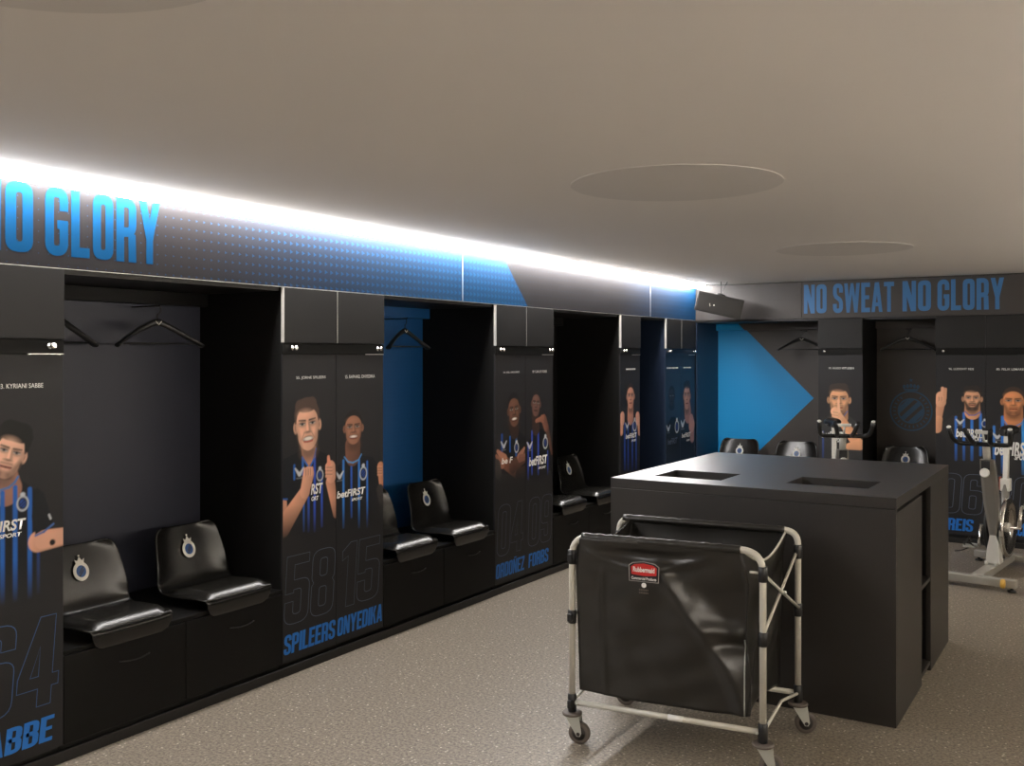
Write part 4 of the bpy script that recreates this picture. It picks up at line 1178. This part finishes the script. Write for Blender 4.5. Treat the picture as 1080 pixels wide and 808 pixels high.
# ------------------------------------------------------------------ island counter
def counter():
    x0, x1, y0, y1 = -2.195, -0.820, 4.480, 6.010
    t = thing('island_counter', 'large black island counter with two square openings in its top', 'counter', ((x0 + x1) / 2, (y0 + y1) / 2, 0))
    ox, oy = (x0 + x1) / 2, (y0 + y1) / 2
    T = lambda x, y: (x - ox, y - oy)
    holes = [(-2.035, 4.665, -1.680, 4.965), (-1.375, 4.735, -0.992, 5.025)]
    # top with two real openings: strips between the cut lines
    xs = sorted({x0, x1, *[h[0] for h in holes], *[h[2] for h in holes]}); ys = sorted({y0, y1, *[h[1] for h in holes], *[h[3] for h in holes]})
    bm = bmesh.new(); V = {}
    for i in range(len(xs) - 1):
        for j in range(len(ys) - 1):
            cx, cy = (xs[i] + xs[i + 1]) / 2, (ys[j] + ys[j + 1]) / 2
            if any(h[0] < cx < h[2] and h[1] < cy < h[3] for h in holes): continue
            f = []
            for q in ((i, j), (i + 1, j), (i + 1, j + 1), (i, j + 1)):
                if q not in V: V[q] = bm.verts.new((xs[q[0]] - ox, ys[q[1]] - oy, 0.950))
                f.append(V[q])
            bm.faces.new(f)
    r = bmesh.ops.extrude_face_region(bm, geom=bm.faces[:])
    bmesh.ops.translate(bm, vec=(0, 0, 0.050), verts=[v for v in r['geom'] if isinstance(v, bmesh.types.BMVert)])
    bmesh.ops.recalc_face_normals(bm, faces=bm.faces)
    sharp = [e for e in bm.edges if len(e.link_faces) == 2 and e.calc_face_angle(0) > 1.0]
    bmesh.ops.bevel(bm, geom=sharp, offset=0.0025, segments=2, affect='EDGES', profile=0.5)
    mb = MB(); mb.bm.free(); mb.bm = bm
    ct = mb.build('counter_top', M['table'], t); ct.data.materials.append(M['tabletop'])
    for f in ct.data.polygons:
        if f.normal.z > 0.9: f.material_index = 1
    def pan(name, a, b_, c, d, z0, z1, m='table', bev=0.0015):
        p, q = T(a, b_), T(c, d)
        return MB().box(p[0], p[1], z0, q[0], q[1], z1, bev).build(name, M[m], t)
    pan('front_panel', x0 + .001, y0 + .001, x1 - .001, y0 + .026, 0.0, 0.9495)
    pan('back_panel', x0 + .001, y1 - .026, x1 - .001, y1 - .001, 0.0, 0.9495)
    pan('side_panel', x0 + .001, y0 + .0265, x0 + .026, y1 - .0265, 0.0, 0.9495)
    pan('side_panel', x1 - .026, y0 + .0265, x1 - .001, 5.130, 0.0, 0.935)
    pan('side_panel', x1 - .026, 5.395, x1 - .001, y1 - .0265, 0.0, 0.9495)
    pan('cubby_shelf', x1 - .42, 5.110, x1 - .004, 5.415, 0.462, 0.482)
    pan('cubby_floor', x1 - .42, 5.110, x1 - .004, 5.415, 0.030, 0.050)
    pan('cubby_wall', x1 - .42, 5.110 - .018, x1 - .0265, 5.1095, 0.0, 0.9495, 'counterinner')
    pan('cubby_wall', x1 - .42, 5.4155, x1 - .0265, 5.4335, 0.0, 0.9495, 'counterinner')
    pan('cubby_wall', x1 - .440, 5.092, x1 - .4205, 5.4335, 0.0, 0.9495, 'counterinner')
    for h in holes:     # open chutes under the two openings
        c = MB(); p, q = T(h[0], h[1]), T(h[2], h[3]); w = 0.012
        c.box(p[0] - w, p[1] - w, 0.45, p[0] - .0005, q[1] + w, 0.9495); c.box(q[0] + .0005, p[1] - w, 0.45, q[0] + w, q[1] + w, 0.9495)
        c.box(p[0] - .0005, p[1] - w, 0.45, q[0] + .0005, p[1] - .0005, 0.9495); c.box(p[0] - .0005, q[1] + .0005, 0.45, q[0] + .0005, q[1] + w, 0.9495)
        c.box(p[0] - .0005, p[1] - .0005, 0.45, q[0] + .0005, q[1] + .0005, 0.462)
        c.build('waste_chute', M['counterinner'], t)
counter()

# ------------------------------------------------------------------ laundry cart
def cart():
    O = Vector((-1.56, 3.90, 0))
    t = thing('laundry_cart', 'black vinyl laundry cart on casters with pale tube frame before the island counter', 'cart', O)
    L = {'FL': Vector((-1.945, 3.607, 0)), 'FR': Vector((-1.163, 3.700, 0)), 'RR': Vector((-1.172, 4.215, 0)), 'RL': Vector((-1.975, 4.125, 0))}
    for k in L: L[k] = L[k] - O
    ZT, ZB = 0.866, 0.155; R = 0.0135
    at = lambda k, z: L[k] + Vector((0, 0, z))
    for a, b_, nm in (('FL', 'FR', 'front_frame'), ('RL', 'RR', 'rear_frame')):
        MB().tube(round_path([at(a, ZB), at(a, ZT), at(b_, ZT), at(b_, ZB)], 0.085 if a == 'FL' else 0.060, 8), R, 16).build(nm, M['frame'], t)
        p, q = at(a, 0.170), at(b_, 0.170)
        rail = MB().tube([p, q], 0.0115, 14).build('lower_rail', M['frame'], t)
        if nm == 'front_frame':
            m1, m2 = p.lerp(q, 0.525), p.lerp(q, 0.605)
            MB().tube([m1, m2], 0.0122, 14).build('white_sticker', M['white'], rail)
    for k, n_ in (('FL', 'FR'), ('FR', 'FL'), ('RR', 'RL'), ('RL', 'RR')):
        dirx = (L[n_] - L[k]).normalized()
        for z0, z1 in ((0.748, 0.808), (0.500, 0.556), (0.130, 0.205)):
            c = MB().lathe([(0.0155, z0), (0.0185, z0 + .003), (0.0185, z1 - .003), (0.0155, z1)], 18, Matrix.Translation(L[k]))
            zc = (z0 + z1) / 2
            c.box(-0.010, -0.010, zc - 0.016, 0.034, 0.010, zc + 0.016, 0.003, M=Matrix.Translation(L[k]) @ aim((0, 0, 0), (0, 0, 1)) @ Matrix.Rotation(math.atan2(dirx.y, dirx.x), 4, 'Z'))
            j = c.build('joint_clip', M['clip'], t)
            if z0 < 0.2:
                MB().lathe([(0.006, 0.0), (0.006, 0.004), (0.003, 0.006)], 12, aim(L[k] + Vector((0, 0, zc)) + dirx * 0.022 + Vector((0.003, -0.0105, 0)), (0, -1, 0))).build('rivet', M['zinc'], j)
    # scissor braces at both ends
    for f, r_ in (('FR', 'RR'), ('FL', 'RL')):
        s = 0.012 if f == 'FR' else -0.012
        for a, b_, z0, z1, o in ((f, r_, 0.775, 0.535, 0.5), (r_, f, 0.775, 0.525, -0.5)):
            p, q = at(a, z0) + Vector((s * o, 0, 0)), at(b_, z1) + Vector((s * o, 0, 0))
            br = MB().tube([p, p.lerp(q, .5), q], 0.0065, 10).build('cross_brace', M['frame'], t)
            if o > 0: MB().lathe([(0.009, -0.012), (0.009, 0.012), (0.005, 0.015)], 12, aim(p.lerp(q, .5), (1, 0, 0))).build('pivot_bolt', M['zinc'], br)
        MB().tube([at(f, 0.168), at(f, 0.168).lerp(at(r_, 0.168), 0.5) + Vector((0, 0, 0.045)), at(r_, 0.168)], 0.0065, 10).build('cross_brace', M['frame'], t)
    MB().tube([at('FR', 0.782) + Vector((-0.05, -0.004, 0)), at('FR', 0.782) + Vector((-0.012, -0.004, 0))], 0.005, 10).build('release_pin', M['frame'], t)
    # casters
    for k, ang in (('FL', 12), ('FR', 18), ('RR', 25), ('RL', 10)):
        base = L[k]; A = Matrix.Translation(base) @ Matrix.Rotation(math.radians(ang), 4, 'Z')
        fk = MB()
        fk.lathe([(0.040, 0.118), (0.042, 0.122), (0.042, 0.126), (0.038, 0.130)], 24, Matrix.Translation(base))
        cs = fk.build('caster', M['tyre'], t)
        f2 = MB()
        for s in (-1, 1):
            Mf = A @ Matrix.Translation((0, s * 0.020 - 0.001, 0)) @ Matrix.Rotation(PI / 2, 4, 'X')
            f2.prism([(-0.026, 0.119), (0.036, 0.119), (0.046, 0.050), (0.040, 0.036), (0.026, 0.036)], 0.0025, Mf)
        f2.build('fork', M['zinc'], cs)
        W = A @ Matrix.Translation((0.032, 0, 0.0455)) @ Matrix.Rotation(PI / 2, 4, 'X')
        w = MB().lathe([(0.030, -0.012), (0.042, -0.012), (0.0455, -0.008), (0.0455, 0.008), (0.042, 0.012), (0.030, 0.012)], 32, W)
        w.build('wheel', M['tyre'], cs)
        MB().lathe([(0.008, -0.024), (0.008, -0.0125), (0.029, -0.0125), (0.029, 0.0125), (0.008, 0.0125), (0.008, 0.024)], 24, W).build('hub', M['hub'], cs)
    # the bag: a closed loop of points for each level, hung over the two top rails
    n1, n2, nt = 76, 26, 66
    e = 0.020
    top = {'FL': at('FL', ZT) + Vector((0.045, -R - 0.002, 0)), 'FR': at('FR', ZT) + Vector((-0.085, -R - 0.002, 0)), 'RR': at('RR', ZT) + Vector((-0.055, R + 0.002, 0)), 'RL': at('RL', ZT) + Vector((0.055, R + 0.002, 0))}
    bot = {'FL': at('FL', 0.218) + Vector((0.022, 0.028, 0)), 'FR': at('FR', 0.212) + Vector((-0.060, 0.030, 0)), 'RR': at('RR', 0.205) + Vector((-0.070, -0.035, 0)), 'RL': at('RL', 0.205) + Vector((0.045, -0.035, 0))}
    def corner(k, v):
        vv = min(1.0, v * 5)
        p = top[k].lerp(bot[k], v); xb = bot[k].x
        p.x = top[k].x + (xb - top[k].x) * (vv * 0.9 + 0.1 * v); return p
    def S(a, b_, x): 
        x = max(0, min(1, (x - a) / (b_ - a))); return x * x * (3 - 2 * x)
    loops = []
    for i in range(nt):
        v = i / (nt - 1); row = []
        for side, (a, b_, n) in enumerate((('FL', 'FR', n1), ('FR', 'RR', n2), ('RR', 'RL', n1), ('RL', 'FL', n2))):
            p, q = corner(a, v), corner(b_, v); d = (q - p); d.z = 0; nrm = Vector((d.y, -d.x, 0)).normalized()
            for j in range(n):
                s = j / n; pt = p.lerp(q, s)
                mid = math.sin(PI * s); hang = math.sin(PI * min(1, v * 1.0))
                if side == 0:
                    # swag under the hem, the long diagonal crease and the buckled corner right of it
                    o = 0.024 * mid * S(0.02, 0.09, v) * (1 - S(0.10, 0.24, v)) * -1
                    o += 0.016 * math.exp(-((v - 0.075 - 0.085 * math.sin(PI * min(1, s / 0.8))) / 0.026) ** 2) * S(0, .1, s) * (1 - S(.7, .9, s))
                    sd = 0.50 + 0.46 * S(0.06, 1.0, v) ** 0.92
                    k_ = s - sd
                    o += 0.015 * math.exp(-(k_ / 0.045) ** 2) * S(0.08, 0.2, v)
                    o -= 0.034 * S(0.0, 0.20, k_) * S(0.08, 0.3, v) * (1 - 0.35 * S(0.6, 1, v))
                    o += 0.020 * math.exp(-((v - 0.50 - 0.06 * (s - .7)) / 0.045) ** 2) * S(0.68, 0.80, s) * (1 - S(0.93, 1, s))
                    o -= 0.016 * math.exp(-((v - 0.60) / 0.04) ** 2) * S(0.74, 0.86, s)
                    o += 0.007 * math.exp(-((s - 0.16) / 0.012) ** 2) * S(0.1, .3, v) * 0.6
                    o += (0.0016 * math.sin(15 * s + 9 * v) + 0.0007 * math.sin(31 * s - 11 * v + 1.3) + 0.0009 * math.sin(4 * s + 29 * v + 2 * math.sin(9 * s))) * S(.02, .1, v) + 0.003 * math.sin(17 * s + 5 * v) * hang + 0.0025 * math.sin(31 * v + 9 * s) * mid
                    o += 0.010 * mid * hang
                    pt.z -= (0.012 * mid * S(.9, 1, v))
                elif side == 2:
                    o = 0.012 * mid * hang + 0.006 * math.sin(13 * s + 7 * v) * hang - 0.018 * mid * S(.05, .3, v)
                else:
                    sag = (0.085 if side == 1 else 0.050) * mid * (1 - v) ** 2
                    pt.z -= sag
                    o = -0.030 * mid * S(0.0, 0.5, v) + 0.008 * math.sin(11 * s + 9 * v) * hang + 0.012 * math.exp(-((v - .55 - .1 * s) / .06) ** 2) * mid
                row.append(pt + nrm * o)
        loops.append(row)
    mb = MB(); V = mb.grid(loops, closed=True)
    n = len(loops[0]); c = sum(loops[-1], Vector()) / n + Vector((0, 0, -0.012))
    cv = mb.bm.verts.new(c)
    for j in range(n): mb.bm.faces.new((V[-1][j], V[-1][(j + 1) % n], cv)).smooth = True
    bag = mb.build('bag', M['bag'], t)
    so = bag.modifiers.new('thickness', 'SOLIDIFY'); so.thickness = 0.0025; so.offset = 0
    # hems wrapped over both top rails
    for a, b_, i0, i1 in (('FL', 'FR', 0.045, -0.085), ('RL', 'RR', 0.020, -0.055)):
        dd = (L[b_] - L[a]).normalized(); p, q = at(a, ZT) + dd * i0, at(b_, ZT) + dd * i1
        m = 40; pts = [p.lerp(q, k / (m - 1)) + Vector((0, 0, 0.0005 * math.sin(k * 2.1))) for k in range(m)]
        MB().tube(pts, [R + 0.0028 + 0.0010 * math.sin(k * 1.7) + 0.0008 * math.sin(k * 3.9) for k in range(m)], 14).build('hem_sleeve', M['bag'], bag)
    # zipper seam near the right front corner and a stitched strap on the right
    def front(s, v, lift=0.004):
        i = int(round(v * (nt - 1))); j = int(round(s * n1)); p = loops[i][min(j, n1)]
        d = (L['FR'] - L['FL']); nr = Vector((d.y, -d.x, 0)).normalized(); return p + nr * lift
    MB().tube([front(0.975, 0.55 + 0.45 * k / 8, 0.003) for k in range(9)], 0.003, 8).build('zip_seam', M['zinc'], bag)
    loopR = [loops[0][n1 + k] + Vector((0.004, 0, 0.002)) for k in range(n2 + 1)]
    MB().tube(loopR, 0.0045, 8).build('side_binding', M['frame'], bag)
    # label patch
    a0 = front(0.300, 0.13, 0); 
    d = (L['FR'] - L['FL']).normalized(); z = Vector((0, 0, 1))
    # sit on the foremost point of the cloth under the patch
    nr = Vector((d.y, -d.x, 0))
    cen_s, cen_v = 0.422, 0.185
    reach = max((front(s_, v_, 0) - O * 0).dot(nr) for s_ in [0.33 + 0.0125 * q_ for q_ in range(16)] for v_ in (0.10, 0.12, 0.14, 0.16, 0.18, 0.20, 0.22, 0.25))
    cp = front(cen_s, cen_v, 0); cp = cp + nr * (reach - cp.dot(nr) + 0.0015)
    F = Matrix((d, z, nr)).transposed().to_4x4(); F.translation = cp
    rim = MB().prism([(x_ * 1.05, z_ * 1.07) for x_, z_ in [(-.059, -.036), (.059, -.036), (.061, .024), (.045, .035), (0, .041), (-.045, .035), (-.061, .024)]], 0.0006, F).build('label_border', M['labelrim'], bag)
    patch = MB().prism([(-.059, -.036), (.059, -.036), (.061, .024), (.045, .035), (0, .041), (-.045, .035), (-.061, .024)], 0.0012, F).build('label_patch', M['crestblack'], bag)
    lf = lambda k: F @ Matrix.Translation((0, 0, k))
    MB().prism([(-.052, -.010), (0, -.014), (.052, -.010), (.054, .020), (.040, .030), (0, .036), (-.040, .030), (-.054, .020)], 0.0006, lf(0.0012)).build('red_field', M['red'], patch)
    lettering('brand_lettering', 'Rubbermaid', M['white'], patch, (-.045, 0.000, .045, .021), F, bold=0.03, thick=0.0022)
    lettering('brand_lettering', 'Commercial Products', M['white'], patch, (-.052, -.031, .052, -.019), F, bold=0.02, thick=0.0016)
    MB().prism(circle(0, -.052, .010, n=18), 0.0008, F).build('round_mark', M['white'], bag)
    for zz in (-.074, -.086): 
        q = MB()
        for k in range(6): q.prism([(-.020 + k * .0068, zz), (-.0155 + k * .0068, zz), (-.0155 + k * .0068, zz + .006), (-.020 + k * .0068, zz + .006)], 0.0008, F)
        q.build('small_print', M['tyre'], bag)
cart()

# ------------------------------------------------------------------ exercise bikes (local: rider faces -y, front stabiliser at y = 0)
def make_bike(label, loc, rz, group):
    t = thing('exercise_bike', label, 'exercise bike', loc, rz, group)
    fr = MB()
    fr.box(-0.255, -0.035, 0.030, 0.255, 0.035, 0.085, 0.006)
    fr.box(-0.040, 0.0355, 0.038, 0.040, 0.945, 0.090, 0.005)
    fr.box(-0.255, 0.9455, 0.030, 0.255, 1.010, 0.085, 0.006)
    base = fr.build('base_frame', M['bikebase'], t)
    for x in (-0.225, 0.225):
        for y in (0.0, 0.978):
            MB().lathe([(0.028, 0.0), (0.028, 0.012), (0.010, 0.016), (0.010, 0.034)], 16, Matrix.Translation((x, y, 0))).build('levelling_foot', M['rubber'], base)
    for x in (0.18,):
        MB().lathe([(0.010, -0.014), (0.030, -0.012), (0.032, 0), (0.030, 0.012), (0.010, 0.014)], 20, aim((x, -0.0505, 0.060), (1, 0, 0))).build('transport_wheel', M['yellow'], base)
    for x in (-0.034, 0.034):
        for y in (0.40, 0.56): MB().lathe([(0.012, 0.090), (0.012, 0.112), (0.006, 0.116)], 12, Matrix.Translation((x, y, 0))).build('bolt', M['bikewhite'], base)
    # front post: wide flat beam, bent, with a pale boot
    boot = MB().prism([(-0.050, 0.090), (0.050, 0.090), (0.040, 0.250), (0.020, 0.300), (-0.020, 0.300), (-0.040, 0.200)], 0.10, Matrix.Translation((0, 0.54, 0)) @ Matrix.Rotation(PI / 2, 4, 'X'), 0.006)
    boot.build('post_boot', M['bikewhite'], t)
    rows = []
    for y, z, hx, hy in ((0.490, 0.20, 0.020, 0.026), (0.480, 0.30, 0.026, 0.028), (0.455, 0.42, 0.040, 0.030), (0.42, 0.54, 0.050, 0.032), (0.37, 0.68, 0.050, 0.032), (0.32, 0.80, 0.048, 0.030), (0.29, 0.87, 0.044, 0.028)):
        rows.append([(-hx, y - hy, z), (-hx * .6, y - hy * 1.25, z), (hx * .6, y - hy * 1.25, z), (hx, y - hy, z), (hx, y + hy, z), (-hx, y + hy, z)])
    fp = MB(); V = fp.grid(rows, closed=True, smooth=False); fp.bm.faces.new(V[0][::-1]); fp.bm.faces.new(V[-1])
    fp.build('front_post', M['bikegrey'], t)
    MB().box(-0.030, 0.235, 0.80, 0.030, 0.256, 0.865, 0.004).build('lock_plate', M['rubber'], t)
    MB().lathe([(0.010, 0.0), (0.012, 0.02), (0.030, 0.028), (0.034, 0.045), (0.028, 0.055)], 18, aim((0, 0.262, 0.775), (0, -1, 0.1))).build('adjuster_knob', M['bikewhite'], t)
    MB().tube([(0, 0.29, 0.86), (0, 0.262, 0.955), (0, 0.23, 1.000)], [0.026, 0.026, 0.022], 14).build('stem', M['bikewhite'], t)
    # handlebar: base loop with two long upright grips and two inner grips
    hb = MB()
    hb.tube(round_path([(-0.200, 0.06, 1.105), (-0.192, 0.115, 1.02), (-0.17, 0.20, 0.985), (0.17, 0.20, 0.985), (0.192, 0.115, 1.02), (0.200, 0.06, 1.105)], 0.05), 0.0165, 12)
    for s in (-1, 1):
        hb.tube(round_path([(s * 0.055, 0.20, 0.985), (s * 0.060, 0.10, 1.010), (s * 0.085, 0.02, 1.10)], 0.04), 0.0165, 12)
    h = hb.build('handlebar', M['rubber'], t)
    for s in (-1, 1): MB().lathe([(0.012, 0), (0.017, 0.004), (0.012, 0.010)], 12, aim((s * 0.200, 0.06, 1.105), (0, -0.5, 0.85))).build('grip_cap', M['bikewhite'], h)
    MB().box(-0.050, 0.155, 1.060, 0.050, 0.170, 1.085, 0.004).tube([(0, 0.205, 0.99), (0, 0.165, 1.065)], 0.008, 8).build('console_mount', M['bikewhite'], h)
    # seat tube, scaled seat post and saddle
    MB().tube([(0, 0.70, 0.09), (0, 0.80, 0.40), (0, 0.835, 0.64)], [0.026, 0.026, 0.030], 14).build('seat_tube', M['bikegrey'], t)
    MB().box(-0.034, 0.805, 0.585, 0.034, 0.872, 0.680, 0.005, M=Matrix.Identity(4)).build('post_collar', M['bikewhite'], t)
    MB().box(-0.0425, 0.815, 0.590, -0.0345, 0.865, 0.690, 0.003).build('orange_lever', M['orange'], t)
    sp = MB().prism([(-0.024, -0.018), (0.024, -0.018), (0.024, 0.018), (-0.024, 0.018)], 0.395, aim((0, 0.838, 0.64), (0, 0.10, 1)), 0.004).build('seat_post', M['bikewhite'], t)
    tk = MB()
    A = aim((0, 0.838, 0.64), (0, 0.10, 1))
    for k in range(13):
        tk.box(-0.009, -0.0195, 0.06 + k * 0.025, 0.009, -0.0178, 0.066 + k * 0.025, M=A) if False else tk.tube([Vector((-0.008, 0.8185 + 0.10 * (0.06 + k * 0.025), 0.70 + k * 0.025)), Vector((0.008, 0.8185 + 0.10 * (0.06 + k * 0.025), 0.70 + k * 0.025))], 0.0028, 6)
    tk.build('scale_marks', M['hub'], sp)
    sl = MB(); rows = []
    for i in range(13):
        v = i / 12; y = 0.72 + 0.285 * v
        hw = 0.022 + 0.066 * max(0, (v - 0.28) / 0.72) ** 1.1; hw *= math.sqrt(max(0.02, 1 - max(0, (v - 0.86) / 0.14) ** 2)) if v > 0.86 else 1
        hw *= (0.75 if i == 0 else 1)
        zt = 1.068 + 0.022 * max(0, v - 0.4) ** 1.0
        rows.append([(hw * math.cos(a), y, zt - 0.032 + (0.034 if math.sin(a) > 0 else 0.050 * (0.5 + v * .5)) * math.sin(a) * (1 if math.sin(a) < 0 else 1)) for a in [2 * PI * k / 14 for k in range(14)]])
    V = sl.grid(rows, closed=True); sl.bm.faces.new(V[0][::-1]); sl.bm.faces.new(V[-1])
    sl.build('saddle', M['rubber'], t)
    MB().box(-0.028, 0.77, 1.010, 0.028, 0.95, 1.035, 0.004).tube([(-0.06, 0.905, 1.022), (0.06, 0.905, 1.022)], 0.008, 8).build('saddle_slider', M['hub'], t)
    # flywheel with bright rim, guard, cranks and pedals
    fw = MB().lathe([(0.19, -0.016), (0.215, -0.016), (0.220, -0.012), (0.220, 0.012), (0.215, 0.016), (0.19, 0.016), (0.175, 0.006), (0.045, 0.004), (0.045, -0.004), (0.175, -0.006)], 48, aim((0.055, 0.66, 0.335), (1, 0, 0)))
    fw.build('flywheel', M['chrome'], t)
    MB().lathe([(0.05, -0.014), (0.195, -0.014), (0.205, -0.006), (0.205, 0.006), (0.195, 0.014), (0.05, 0.014)], 40, aim((-0.055, 0.66, 0.335), (1, 0, 0))).build('chain_guard', M['rubber'], t)
    MB().tube([(-0.040, 0.66, 0.335), (0.070, 0.66, 0.335)], 0.034, 18).build('bottom_bracket', M['bikewhite'], t)
    ck = MB().tube([(-0.145, 0.66, 0.335), (0.145, 0.66, 0.335)], 0.011, 12)
    ck.tube([(0.130, 0.66, 0.335), (0.135, 0.715, 0.490)], [0.017, 0.012], 10); ck.tube([(-0.130, 0.66, 0.335), (-0.135, 0.605, 0.180)], [0.017, 0.012], 10)
    ck.build('cranks', M['chrome'], t)
    for s, y, z in ((1, 0.715, 0.490), (-1, 0.605, 0.180)):
        q = MB(); q.tube([(s * 0.135, y, z), (s * 0.235, y, z)], 0.008, 8)
        q.box(min(s * .155, s * .235), y - .045, z - .012, max(s * .155, s * .235), y - .030, z + .012, .003).box(min(s * .155, s * .235), y + .030, z - .012, max(s * .155, s * .235), y + .045, z + .012, .003).box(min(s * .155, s * .163), y - .03, z - .010, max(s * .155, s * .163), y + .03, z + .010).box(min(s * .227, s * .235), y - .03, z - .010, max(s * .227, s * .235), y + .03, z + .010)
        pd = q.build('pedal', M['zinc'], t)
        c = MB(); c.tube(round_path([(s * .165, y - .040, z + .008), (s * .170, y - .10, z + .035), (s * .215, y - .10, z + .035), (s * .225, y - .040, z + .008)], .03), 0.006, 8)
        c.tube(round_path([(s * .195, y - .095, z + .04), (s * .195, y - .02, z + .075), (s * .195, y + .03, z + .03)], .04), 0.007, 8)
        c.tube(round_path([(s * .195, y - .035, z - .010), (s * .235, y - .05, z - .035), (s * .29, y - .06, z - .045)], .03), 0.005, 8)
        c.build('toe_strap', M['rubber'], pd)
    return t
GB = 'spinning bikes by the back wall'
bk = make_bike('silver exercise bike at the right edge, its flywheel and yellow wheel in view', (-0.845, 7.51, 0), math.radians(-7.5), GB)
b2 = copy_tree(bk); b2.location = (-1.775, 7.74, 0); b2.rotation_euler = (0, 0, math.radians(20))
relabel(b2, 'exercise bike behind the island counter, only handlebar, saddle and scaled post showing', GB)
